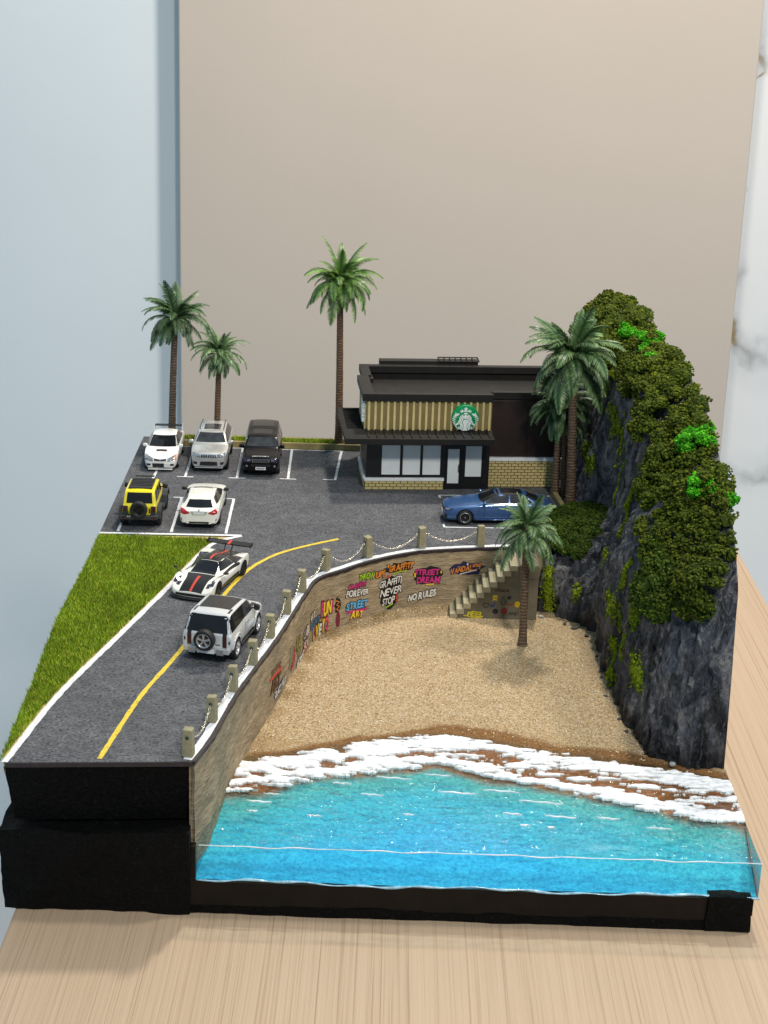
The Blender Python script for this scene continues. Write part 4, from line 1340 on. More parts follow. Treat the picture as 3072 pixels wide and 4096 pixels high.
def clumps(centres, normals, rad, per, cr0, cr1, pal, up_bias=0.35):
    """foam-crumb bushes: crumbs spread over the skin of each clump"""
    n = len(centres)
    d = rng.normal(size=(n, per, 3))
    d /= np.linalg.norm(d, axis=-1, keepdims=True)
    nn = normals + np.array([0, 0, up_bias])
    nn /= np.linalg.norm(nn, axis=-1, keepdims=True)
    dt = (d * nn[:, None]).sum(-1, keepdims=True)
    d = np.where(dt < -0.1, d - 2 * dt * nn[:, None], d)
    rr = np.asarray(rad)[:, None, None] * rng.uniform(0.80, 1.08, (n, per, 1))
    P = centres[:, None] + d * rr * np.array([1.1, 1.1, .85])
    cl_t = rng.uniform(.82, 1.18, (n, 1, 1))
    ci = rng.choice(5, (n, per), p=[.34, .28, .18, .12, .08])
    col = pal[ci] * cl_t * rng.uniform(.85, 1.15, (n, per, 1))
    core = np.asarray(rad) * 0.86
    return (np.vstack([P.reshape(-1, 3), centres]), np.r_[rng.uniform(cr0, cr1, n * per), core],
            np.vstack([col.reshape(-1, 3), np.tile(pal[1] * .9, (n, 1))]))


# bush cover over the top of the cliff
jsh = NJ * 5                                      # profile index of the shoulder
cand_i = rng.uniform(0, ni - 1, 9000); cand_j = rng.uniform(jsh + 7, nj - 1, 9000)
p, nr = surf(cand_i, cand_j)
nse = fbm(p * 0.7, 3, 91)
keep = (nse > -0.29 + 0.45 * np.clip((jsh + 15 - cand_j) / 9, 0, 1))
zmin = lambda P_: np.where(P_[:, 1] < 11.5, 2.15 + 1.75 * np.clip((P_[:, 0] - 23.5) / 1.9, 0, 1), -9)
keep &= p[:, 2] > zmin(p)
p, nr = p[keep], nr[keep]
# poisson-like thinning
cell = {}
sel = []
for k_ in range(len(p)):
    key = tuple((p[k_] / 0.46).astype(int))
    ok_ = True
    for dx in (-1, 0, 1):
        for dy in (-1, 0, 1):
            for dz in (-1, 0, 1):
                for o_ in cell.get((key[0] + dx, key[1] + dy, key[2] + dz), ()):
                    if np.sum((p[o_] - p[k_]) ** 2) < 0.46 ** 2: ok_ = False
    if ok_:
        cell.setdefault(key, []).append(k_); sel.append(k_)
p, nr = p[sel], nr[sel]
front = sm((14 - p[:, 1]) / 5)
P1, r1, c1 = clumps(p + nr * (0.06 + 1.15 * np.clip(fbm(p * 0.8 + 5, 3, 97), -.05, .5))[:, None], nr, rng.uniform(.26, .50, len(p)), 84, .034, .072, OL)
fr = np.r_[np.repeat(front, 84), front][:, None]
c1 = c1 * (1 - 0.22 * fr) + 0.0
me = lumps('cliff_bushes', P1, r1, c1, M['leafc'], 0.9)
tag(link('cliff_bushes', me), 'dense olive foam bushes covering the top of the rock cliff', 'bushes', kind='stuff')
CL_N = len(p)

# hanging dark bushes on the lower front shoulder
fi = rng.uniform(10.6 * NI, 14.6 * NI, 900); fj = rng.uniform(NJ * 4.7, NJ * 5.8, 900)
q_, qn = surf(fi, fj)
kk = (q_[:, 2] > zmin(q_) - .15) & (fbm(q_ * .8 + 3, 3, 93) > -0.06 + 0.55 * np.clip((NJ * 5 - fj) / 24, 0, 1))
q_, qn = q_[kk][:95], qn[kk][:95]
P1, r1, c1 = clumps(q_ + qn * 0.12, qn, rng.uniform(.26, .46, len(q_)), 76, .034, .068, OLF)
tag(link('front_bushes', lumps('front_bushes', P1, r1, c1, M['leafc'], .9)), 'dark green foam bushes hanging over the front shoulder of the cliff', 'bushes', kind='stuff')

# big shrub on the terrace by the stairs
sx = rng.uniform(-1, 1, (400, 2)); sx = sx[(sx ** 2).sum(1) < 1][:150]
cx = 21.6 + sx[:, 0] * 1.55 + 0.25 * sx[:, 1]; cy = 25.4 + sx[:, 1] * 2.5
cz = 0.35 + 0.42 * (1 - (sx ** 2).sum(1)) - 0.55 * np.clip(-sx[:, 1], 0, 1) ** 2 + 0.12 * (cx - 21.4)
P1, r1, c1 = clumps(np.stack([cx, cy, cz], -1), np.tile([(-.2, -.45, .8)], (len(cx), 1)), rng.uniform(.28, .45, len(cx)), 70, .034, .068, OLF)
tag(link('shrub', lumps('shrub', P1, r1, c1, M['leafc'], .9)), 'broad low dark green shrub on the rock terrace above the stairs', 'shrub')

# bright green clumps
for lab, (x, y, z), sp, n in [('bright green clump highest on the cliff below its peak', (24.25, 32.2, 8.2), (.45, .8, .15), 8), ('bright green clump on the cliff edge just under the highest one', (24.75, 29.6, 8.3), (.45, .8, .35), 16),
                              ('small bright green sprig halfway up the cliff ridge', (24.65, 26.2, 8.2), (.3, .5, .15), 5), ('long bright green clump trailing over the middle of the cliff edge', (24.75, 15.5, 7.4), (.62, .8, .42), 26),
                              ('bright green clump above the bare rock patch near the cliff front', (24.75, 12.6, 6.45), (.68, .6, .30), 22), ('tiny bright green tuft drooping off the cliff edge', (25.45, 11.4, 6.15), (.14, .3, .4), 6)]:
    c_ = rng.uniform(-1, 1, (n, 3)) * np.array(sp) + np.array([x, y, z])
    P1, r1, cc_ = clumps(c_, np.tile([(-.1, -.4, .8)], (n, 1)), rng.uniform(.18, .32, n), 50, .03, .07, BR)
    tag(link('green_clump', lumps('green_clump', P1, r1, cc_, M['leafc'], .9)), lab, 'foliage clump', 'bright green foam clumps on the cliff')

# moss streaks clinging to the rock face
rock_bvh = BVHTree.FromPolygons(V.tolist(), F.tolist())
MOSS = [([(22.86, 27.94, 5.43), (22.95, 27.17, 4.56), (22.85, 25.15, 4.31)], .42, 900), ([(22.95, 23.96, 3.96), (22.72, 23.41, 3.2), (22.58, 23.09, 2.36)], .13, 330), ([(23.1, 19.43, 4.57), (22.76, 19.39, 3.46), (22.43, 18.52, 2.3)], .13, 420),
        ([(19.92, 22.72, -0.79), (19.88, 22.19, -1.66), (20.0, 22.34, -2.67)], .26, 620), ([(21.04, 21.3, -1.1), (21.04, 21.19, -1.5)], .22, 260), ([(22.38, 14.26, 2.74), (22.14, 14.74, 1.38)], .13, 300), ([(21.9, 16.32, 0.33), (21.9, 14.98, 0.3)], .30, 520),
        ([(22.43, 12.55, 1.82), (22.38, 12.28, 0.78)], .18, 420), ([(21.91, 14.36, -0.84), (21.9, 14.06, -2.46)], .20, 520), ([(22.18, 12.92, -0.02), (22.16, 13.23, -1.22)], .10, 260), ([(22.36, 11.4, -.55), (22.52, 10.4, -.95)], .34, 900), ([(23.02, 32.46, 6.98), (22.88, 29.56, 6.09)], .42, 900),
        ([(22.21, 31.17, 2.66), (22.2, 28.65, 2.3)], .28, 500), ([(22.04, 19.86, 0.97), (22.0, 19.8, .8)], .18, 120), ([(22.2, 14.6, .9), (22.1, 14.2, -.4)], .08, 160)]
mp_, mn_ = [], []
for line_, wd_, n_ in MOSS:
    n_ = int(n_ * 1.7)
    L_ = np.array(line_)
    t_ = rng.uniform(0, len(L_) - 1.0001, n_)
    n_ = len(t_)
    a = L_[t_.astype(int)] * (1 - t_ % 1)[:, None] + L_[t_.astype(int) + 1] * (t_ % 1)[:, None]
    a = a + rng.normal(0, 1, (n_, 3)) * np.array([wd_ * .6, wd_, wd_]) * (0.75 + 0.8 * fbm(a * 2.1, 2, 96))[:, None]
    for q in a:
        h_, nn_, _, _ = rock_bvh.find_nearest(Vector(q))
        if nn_.x > 0 and nn_.y > 0: nn_ = -nn_
        mp_.append(h_); mn_.append(nn_)
mp_, mn_ = np.array(mp_), np.array(mn_)
ci = rng.choice(5, len(mp_), p=[.34, .28, .16, .14, .08])
tag(link('moss', lumps('moss', mp_ + mn_ * .03, rng.uniform(.025, .058, len(mp_)), MO[ci], M['leafc'], .9)), 'yellow green moss streaks clinging to the dark rock face', 'moss', kind='stuff')

# stones lying along the foot of the cliff
stone_m = pm('stone', (0.075, 0.072, 0.065), 0.7, 0.4, 3, 0.05, 9)
stone_l = pm('pale_stone', (0.34, 0.36, 0.35), 0.35, 0.2, 3, 0.04, 9)
for (x, y, r_, m_) in [(20.6, 20.75, .13, 0), (21.0, 20.35, .15, 0), (21.45, 19.5, .12, 0), (21.65, 17.2, .09, 0), (21.7, 15.6, .11, 0), (21.62, 15.0, .08, 0), (21.8, 13.9, .10, 0), (21.6, 13.2, .07, 0), (21.95, 11.2, .09, 0), (22.1, 10.2, .10, 0), (23.5, 7.45, .19, 1), (19.6, 21.6, .13, 1)]:
    z = float(sand_z(np.array([x]), np.array([y]))[0]) if y > 7.8 else -3.0
    V = ICO_V * (1 + .3 * rng.uniform(-1, 1, (len(ICO_V), 1))) * r_ * rng.uniform(.6, 1.4, (1, 3)) * np.array([1.2, 1, .6])
    o = link('stone', mesh('stone', V, ICO_F, stone_l if m_ else stone_m), None, (x, y, z + r_ * .3), (0, 0, rng.uniform(0, 6)))
    tag(o, 'pale grey pebble at the foot of the cliff' if m_ else 'dark grey stone lying along the foot of the cliff', 'stone', 'pale pebbles' if m_ else 'dark stones along the cliff foot')

# ------------------------------------------------------------------ palm trees
def frond_mesh(e0, droop, seed, pal):
    r_ = random.Random(seed)
    n = 30
    L_ = 1.0
    pts = [Vector((0.02, 0, 0))]
    for k_ in range(n):
        t = (k_ + .5) / n
        a = e0 - droop * t ** 1.25
        pts.append(pts[-1] + Vector((math.cos(a), 0, math.sin(a))) * L_ / n)
    V, F, Cc = [], [], []
    dk, lt = np.array(pal[0]), np.array(pal[1])
    # rib
    for k_, p in enumerate(pts):
        w_ = 0.016 * (1 - .8 * k_ / n)
        for s_ in (-1, 1):
            V.append((p.x, p.y + s_ * w_, p.z)); Cc.append(dk * 1.3)
        V.append((p.x, p.y, p.z + w_ * 1.1)); Cc.append(dk * 1.5)
    for k_ in range(n):
        a = 3 * k_
        F += [(a, a + 3, a + 5, a + 2), (a + 1, a + 2, a + 5, a + 4), (a, a + 1, a + 4, a + 3)]
    for k_ in range(3, n + 1):
        t = k_ / n
        p = pts[k_]
        tg = (pts[k_] - pts[k_ - 1]).normalized()
        nm = Vector((-tg.z, 0, tg.x))
        wl = 0.235 * (math.sin(PI * min(1, t * .93 + .07) ** .75) ** .7) * (1 - .35 * t) + 0.02
        for s_ in (-1, 1):
            ll = wl * r_.uniform(.85, 1.12)
            fwd = 0.62 + r_.uniform(-.1, .1)
            d = (tg * fwd + Vector((0, s_ * .78, 0)) + nm * (-0.22 + r_.uniform(-.1, .1))).normalized()
            b0 = p + Vector((0, s_ * .004, 0))
            hw = tg * 0.0150
            m1 = b0 + d * ll * .55 + nm * 0.012
            tip = b0 + d * ll - nm * ll * .18 + tg * ll * .08
            i0 = len(V)
            V += [tuple(b0 - hw), tuple(b0 + hw), tuple(m1 + hw * 1.05), tuple(m1 - hw * 1.05), tuple(tip)]
            sh = r_.uniform(.8, 1.2)
            Cc += [dk * sh, dk * sh, (dk * .45 + lt * .55) * sh, (dk * .45 + lt * .55) * sh, lt * sh * 1.1]
            F += [(i0, i0 + 1, i0 + 2, i0 + 3), (i0 + 3, i0 + 2, i0 + 4)]
    me = mesh('frond', V, F, M['frond'])
    colattr(me, np.array(Cc))
    return me


def trunk_mesh(h, r0, r1, bend, seed, pal):
    r_ = random.Random(seed)
    V, F, Cc = [], [], []
    seg = 14
    rows = []
    nr_ = int(h / 0.145)
    for k_ in range(nr_ + 1):
        for (q, rr, cl) in ((0.0, 1.0, 0), (0.72, 1.085, 1), (0.86, 1.10, 2)):
            t = min(1, (k_ + q) / nr_)
            rows.append((t, rr * r_.uniform(.975, 1.03), cl))
            if t >= 1: break
    for t, rr, cl in rows:
        rad = (r0 * (1 - t) + r1 * t) * rr * (1 + 0.35 * math.exp(-t * h / 0.3)) * (1 + .28 * math.exp(-(1 - t) * h / .35))
        cx = bend[0] * t ** 1.4; cy = bend[1] * t ** 1.4
        tl = r_.uniform(-.03, .03)
        for s_ in range(seg):
            a = 2 * PI * s_ / seg
            V.append((cx + rad * math.cos(a), cy + rad * math.sin(a), t * h + tl * math.cos(a)))
            Cc.append(np.array(pal[cl]) * r_.uniform(.8, 1.2))
    for k_ in range(len(rows) - 1):
        for s_ in range(seg):
            l = (s_ + 1) % seg
            F.append((k_ * seg + s_, k_ * seg + l, (k_ + 1) * seg + l, (k_ + 1) * seg + s_))
    F.append(tuple(range((len(rows) - 1) * seg, len(rows) * seg)))
    me = mesh('trunk', V, F, M['trunk'])
    colattr(me, np.array(Cc))
    return me


TR = [srgb(70, 54, 42), srgb(92, 74, 58), srgb(128, 106, 86)]
TR2 = [srgb(84, 60, 42), srgb(104, 76, 54), srgb(134, 104, 76)]
GRN = (srgb(30, 60, 28), srgb(132, 162, 108))
GRD = (srgb(26, 52, 28), srgb(100, 130, 82))
GRY = (srgb(36, 72, 26), srgb(130, 166, 80))


def palm(loc, h, top, crown, lab, nf=30, pal=GRN, tp=TR, r0=.17, r1=.13, coco=0, seed=0, spin=0.0):
    p = tag(empty('palm_tree', loc, 0), lab, 'palm tree', 'palm trees of the model')
    link('trunk', trunk_mesh(h, r0, r1, top, seed, tp), p)
    r_ = random.Random(seed + 50)
    kinds = [frond_mesh(R(e), R(d_), seed * 10 + k_, pal) for k_, (e, d_) in enumerate([(84, 46), (72, 78), (56, 98), (38, 112), (16, 108), (-24, 64)])]
    cnt = [4, 6, 8, 9, 8, 8]
    tot = sum(cnt)
    g = 0
    for k_, c_ in enumerate(cnt):
        c_ = max(2, round(c_ * nf / 30))
        for j in range(c_):
            a = spin + 2 * PI * (j + .5 * (k_ % 2) + .13 * k_) / c_ + r_.uniform(-.22, .22)
            s_ = crown * [1.12, 1.14, 1.14, 1.14, 1.14, 1.14][k_] * r_.uniform(.74, 1.14)
            link('frond', kinds[k_], p, (top[0] + .05 * math.cos(a), top[1] + .05 * math.sin(a), h - 0.03 - .03 * k_), (r_.uniform(-.34, .34), r_.uniform(-.22, .26), a), (s_, s_ * r_.uniform(.95, 1.15), s_))
    for j in range(coco):
        a = spin + 2 * PI * j / max(1, coco) + .5
        MB().lump((top[0] + .24 * math.cos(a), top[1] + .24 * math.sin(a), h - .38 - .12 * (j % 3)), (.2, .2, .25), 1.0).build('coconut', M['coconut'], p, True)
    return p


palm((0.68, 38.35, 0.2), 6.75, (0.22, 0), 1.75, 'tall palm behind the white rally saloon at the corner of the lot', 31, GRD, TR, .19, .15, 0, 1)
palm((3.12, 38.35, 0.2), 4.95, (0.12, 0), 1.45, 'shorter palm behind the silver off-roader', 32, GRN, TR2, .17, .13, 0, 2, .4)
palm((9.72, 38.3, 0.2), 9.0, (-0.12, 0), 1.95, 'tallest palm with coconuts beside the dark slatted canopy', 33, GRY, TR2, .2, .15, 6, 3, .2)
palm((21.45, 29.5, 0.0), 7.55, (-0.33, 0), 2.35, 'big leafy palm in front of the shop at the cliff', 40, GRN, TR, .21, .17, 0, 4, .1)
palm((20.85, 31.0, 0.0), 4.9, (-0.02, 0.2), 1.6, 'dark palm under the big leafy palm, close to the shop wall', 30, GRD, TR, .19, .15, 0, 5, .7)
palm((21.25, 31.0, 0.0), 4.6, (-0.2, 0), 1.5, 'short dark palm squeezed between two taller trunks by the cliff', 28, GRD, TR, .15, .13, 0, 6, 1.3)
palm((18.53, 18.25, -2.86), 5.45, (-0.12, 0), 1.6, 'small palm standing alone on the sandy beach', 34, GRN, TR, .17, .14, 0, 8, .3)
# tan kerb piece between the blue car and the shrub
o = MB().box(-0.12, 0.12, 0, 2.8, 0, .3, .03).build('kerb_beam', M['kerb'], None, loc=(21.05, 28.6, 0), rot=(0, 0, R(6)))
tag(o, 'short tan kerb beam behind the blue car', 'kerb')

# ------------------------------------------------------------------ coffee shop
sh = tag(empty('coffee_shop', (11.27, 31.2, 0.0), R(5.6)), 'small dark flat-roofed coffee shop with ribbed tan fascia and round green sign', 'shop')
BK = M['matblack']
W1, W2, DP = 6.28, 10.0, 6.0                    # main width, total width, depth
# body of the shop
MB().box(0.06, W1, 0.10, 3.75, 0.0, 3.02).build('wall', M['frame'], sh)
MB().box(0.0, W1, 0.02, 3.72, 3.02, 4.2).box(0.0, W1, 0.02, 0.14, 4.2, 4.6).box(0.0, 0.12, 0.14, 3.72, 4.2, 4.6).build('fascia_backing', pm('siding_shade', srgb(132, 118, 74), .7, .1, 2), sh)
MB().box(0.35, W2, 3.72, DP, 0.0, 4.2).box(0.35, .5, 3.72, DP, 4.2, 4.6).box(.5, W2, DP - .15, DP, 4.2, 4.6).build('rear_wall', BK, sh)
MB().box(W1, W2, 0.52, 3.74, 0.0, 4.2).box(W1, W2, .52, .62, 4.2, 4.62).box(W2 - .1, W2, .62, 5.8, 4.2, 4.6).build('side_wing', M['brownpanel'], sh)
# tan ribbed fascia: every rib is a piece
rib = MB().prism([(-.072, 0.02), (-.052, -.10), (.052, -.10), (.072, .02)], 3.05, 4.57).me('rib', M['siding'])
nrib = 20
for i in range(nrib): link('rib', rib, sh, (0.12 + i * (W1 - .24) / (nrib - 1), 0.02, 0))
MB().box(-.03, W1 + .02, -.10, .03, 3.0, 3.06, .008).build('fascia_ledge', M['siding'], sh)
rs = MB().prism([(-.075, 0.0), (-.06, -.085), (.06, -.085), (.075, .0)], 3.05, 4.57).me('rib_side', M['siding'])
for i in range(11): link('rib', rs, sh, (0.0, 0.25 + i * .32, 0), (0, 0, -PI / 2))
# parapet roof
rf = MB().box(-.22, W1 + .02, -.16, .16, 4.60, 4.96, .012).box(-.22, .36, .162, 3.75, 4.60, 4.955, .012).box(.05, .52, 3.752, DP + .15, 4.60, 4.962, .012).box(.521, W2 + .1, DP - .3, DP + .15, 4.60, 4.958, .012)
rf.box(W2 - .25, W2 + .12, .402, DP - .302, 4.60, 4.957, .012).box(W1 + .022, W2 + .12, .34, .66, 4.62, 4.965, .012)
roof = rf.build('roof', BK, sh)
MB().box(.125, W2 - .105, .63, DP - .155, 4.205, 4.26).build('roof_deck', BK, roof)
MB().box(.30, .60, 3.4, 4.1, 4.62, 4.85, .01).build('roof_step', BK, roof)
MB().box(1.15, 6.4, DP + .16, DP + .75, 4.6, 5.14, .015).build('rear_parapet', BK, roof)
rk = MB()
rk.tube([(4.3, DP + .05, 5.16), (6.45, DP + .05, 5.16)], .035).tube([(4.3, DP + .8, 5.2), (6.45, DP + .8, 5.2)], .035)
rack = rk.build('roof_rack', BK, roof)
bar = MB().tube([(0, DP + .05, 5.17), (0, DP + .8, 5.21)], .045).me('rack_bar', BK)
for i in range(8): link('rack_bar', bar, roof, (4.32 + i * .3, 0, 0))
# front canopy
cn = MB()
cn.prism([(-1.45, 2.74), (-1.45, 3.02), (-1.36, 3.03), (.1, 3.10), (.1, 2.98), (-1.34, 2.90), (-1.36, 2.74)], -1.14, W1 - .02, Matrix(((0, 0, 1, 0), (1, 0, 0, 0), (0, 1, 0, 0), (0, 0, 0, 1))))
canopy = cn.build('canopy', BK, sh)
seam = MB().prism([(-1.30, 3.02), (-1.28, 3.10), (-1.1, 3.115), (.0, 3.155), (.02, 3.07)], -.032, .032, Matrix(((0, 0, 1, 0), (1, 0, 0, 0), (0, 1, 0, 0), (0, 0, 0, 1)))).me('seam', BK)
for i in range(15): link('seam', seam, canopy, (.04 + i * .43, 0, 0))
# slatted side canopy
sd = MB().box(-1.14, -.92, -1.34, 4.2, 2.74, 3.05, .01).box(-1.14, .0, 4.2, 4.36, 2.74, 3.05, .01).box(-.919, .0, -1.2, 4.19, 2.80, 2.84)
side = sd.build('side_canopy', BK, sh)
slat = MB().box(-.90, .0, -.07, .07, 2.90, 3.03, .01).me('slat', BK)
for i in range(15): link('slat', slat, side, (0, .10 + i * .275, 0), (R(-14), 0, 0))
# windows, door
fr = MB().box(.06, 4.06, .02, .098, .45, .66).box(.06, W1, .02, .098, 2.32, 2.99)
for x0, x1 in ((.06, .80), (1.79, 1.86), (2.81, 2.87), (3.83, 4.06), (4.86, 5.02), (5.93, W1)): fr.box(x0, x1, .021, .097, .0 if x0 > 3.7 else .66, 2.32)
fr.box(5.021, 5.929, .023, .096, 0, .58)
fr.build('window_frame', M['frame'], sh)
for x0, x1, z0, z1 in ((.82, 1.78, .70, 2.30), (1.88, 2.80, .70, 2.30), (2.89, 3.82, .70, 2.30), (5.05, 5.91, .61, 2.28)):
    wn = MB().box(x0 - .02, x0 + .02, .05, .12, z0, z1).box(x1 - .02, x1 + .02, .05, .12, z0, z1).box(x0 + .02, x1 - .02, .05, .12, z1 - .03, z1 + .02).box(x0 + .02, x1 - .02, .05, .12, z0 - .02, z0 + .03).build('window', M['frame'], sh)
    MB().box(x0 + .021, x1 - .021, .078, .095, z0 + .031, z1 - .031).build('pane', M['pane'], wn)
dr = MB().box(4.07, 4.17, .0, .1, .0, 2.30, .006).box(4.75, 4.85, .0, .1, .0, 2.30, .006).box(4.17, 4.75, .0, .1, 2.10, 2.30).box(4.17, 4.75, .0, .1, .0, .30)
door = dr.build('door', M['frame'], sh)
MB().box(4.171, 4.749, .03, .06, .301, 2.099).build('pane', M['pane'], door)
MB().tube([(4.72, -.04, .9), (4.72, -.04, 1.3)], .014).tube([(4.72, -.04, .95), (4.78, .01, .95)], .01).tube([(4.72, -.04, 1.25), (4.78, .01, 1.25)], .01).build('handle', M['trim'], door)
# brick plinths: every brick is a piece
def bricks(parent, x0, x1, y, z0, z1, rows, blen, name='brick'):
    h = (z1 - z0) / rows
    full = MB().box(.018, blen - .018, -.04, .02, .018, h - .018, .01).me('brick', M['brick'])
    half = MB().box(.018, blen / 2 - .018, -.04, .02, .018, h - .018, .01).me('brick', M['brick'])
    for r_ in range(rows):
        x = x0
        first = r_ % 2 == 1
        while x < x1 - .06:
            if first: me_, l = half, blen / 2
            elif x + blen > x1 + .01: me_, l = half, blen / 2
            else: me_, l = full, blen
            if x + l > x1 + .03: break
            o = link(name, me_, parent, (x, y + random.uniform(-.006, .004), z0 + r_ * h))
            first = False
            x += l


pl = MB().box(0, 3.98, -.10, .02, 0, .46).build('brick_plinth', M['mortar'], sh)
bricks(pl, 0.0, 3.98, -.10, 0, .46, 3, .36)
MB().box(-.03, 4.0, -.16, .10, .462, .60, .015).build('window_sill', M['white'], sh)
pb = MB().box(W1 + .01, W2, .36, .52, 0, 1.40).build('brick_wall', M['mortar'], sh)
bricks(pb, W1 + .01, W2, .36, .02, 1.40, 9, .34)
MB().box(W1 + .005, W2 + .05, .27, .53, 1.402, 1.56, .015).build('coping', M['white'], sh)
ps = MB().box(-.02, .05, .022, 3.7, 0, .46).build('side_plinth', M['brick'], sh)
MB().box(-.08, .055, .11, 3.72, .461, .60, .012).build('side_sill', M['white'], sh)
# brown boarding of the side wing
for x0, x1 in ((W1 + .03, 8.16), (8.24, W2 - .02)):
    MB().box(x0, x1, .465, .519, 1.60, 4.52, .01).build('panel', M['brownpanel'], sh)
# pale letters on the side wall, seen edge-on
sg = MB()
for i, (z0, z1) in enumerate([(3.45, 3.66), (3.70, 3.82), (3.87, 4.12), (4.16, 4.24), (4.28, 4.50), (4.52, 4.78)]): sg.box(-.22, -.085, .15 + .05 * (i % 2), .62 + .1 * (i % 3), z0, z1, .015)
sg.build('side_sign', pm('pale_blue_white', (.66, .76, .80), .4, .05), sh)
# round sign
sign = MB()
Mx = Matrix.Translation((4.92, -.13, 3.80)) @ Matrix.Rotation(PI / 2, 4, 'X')
sign.lathe([(.001, .12), (.60, .12), (.655, .105), (.675, .07), (.675, -.1), (.001, -.1)], 48, Mx)
disc = sign.build('round_sign', M['green'], sh, True)
disc.data.set_sharp_from_angle(angle=R(50))
em = MB()
U_ = .675 / 565.0
cv = lambda pts: [((x - 820) * U_, (895 - y) * U_) for x, y in pts]


def e_poly(pts, both=True):
    em.prism(cv(pts), .115, .150, Mx)
    if both: em.prism(cv([(1640 - x, y) for x, y in pts]), .115, .150, Mx)


def e_rib(pts, wd):
    sp = [tuple(p) for p in catmull(np.array(cv(pts)), 5)]
    em.ribbon(sp, wd * U_, .115, .150, Mx)
    em.ribbon([(-x, y) for x, y in sp], wd * U_, .115, .150, Mx)


e_poly([(630, 680), (585, 600), (620, 590), (645, 610), (635, 550), (680, 540), (740, 600), (775, 570), (770, 520), (742, 495), (780, 480), (820, 425), (860, 480), (905, 470), (880, 520), (868, 570), (900, 600), (960, 555), (1005, 540), (1010, 570), (985, 600), (1010, 610), (1060, 580), (1070, 610), (1015, 675), (930, 635), (820, 622), (710, 640)], False)
e_poly([(728, 725), (760, 685), (830, 668), (900, 685), (920, 715), (860, 745), (790, 745)], False)
e_poly([(712, 800), (790, 790), (810, 745), (840, 745), (860, 790), (928, 795), (925, 850), (890, 920), (820, 950), (760, 915), (720, 850)], False)
e_poly([(820, 970), (890, 975), (950, 1080), (890, 1210), (885, 1290), (925, 1440), (710, 1440), (755, 1290), (755, 1210), (705, 1090), (760, 990)], False)
e_rib([(680, 760), (690, 850), (715, 930), (690, 1010), (655, 1080), (680, 1180), (715, 1250), (690, 1330), (665, 1415)], 52)
e_rib([(615, 810), (640, 900), (630, 970), (590, 1040), (590, 1110), (640, 1210), (640, 1290), (600, 1380)], 48)
e_rib([(575, 880), (595, 950), (560, 1020), (520, 1100)], 42)
e_poly([(395, 650), (430, 715), (570, 708), (560, 735), (480, 815), (420, 830), (310, 865), (305, 840), (380, 740)])
e_poly([(265, 910), (430, 855), (450, 880), (270, 950)])
e_poly([(272, 995), (405, 945), (415, 975), (285, 1030)])
e_poly([(290, 1080), (395, 1035), (405, 1065), (305, 1110)])
e_poly([(320, 1150), (395, 1110), (405, 1140), (345, 1180)])
e_poly([(360, 1215), (470, 1130), (550, 1110), (545, 1170), (430, 1215), (375, 1230)])
e_poly([(400, 1270), (440, 1230), (470, 1240), (425, 1295)])
e_poly([(445, 1320), (490, 1285), (500, 1300), (465, 1340)])
e_poly([(495, 1365), (575, 1260), (595, 1275), (540, 1390)])
em.build('emblem', M['emblem'], disc)

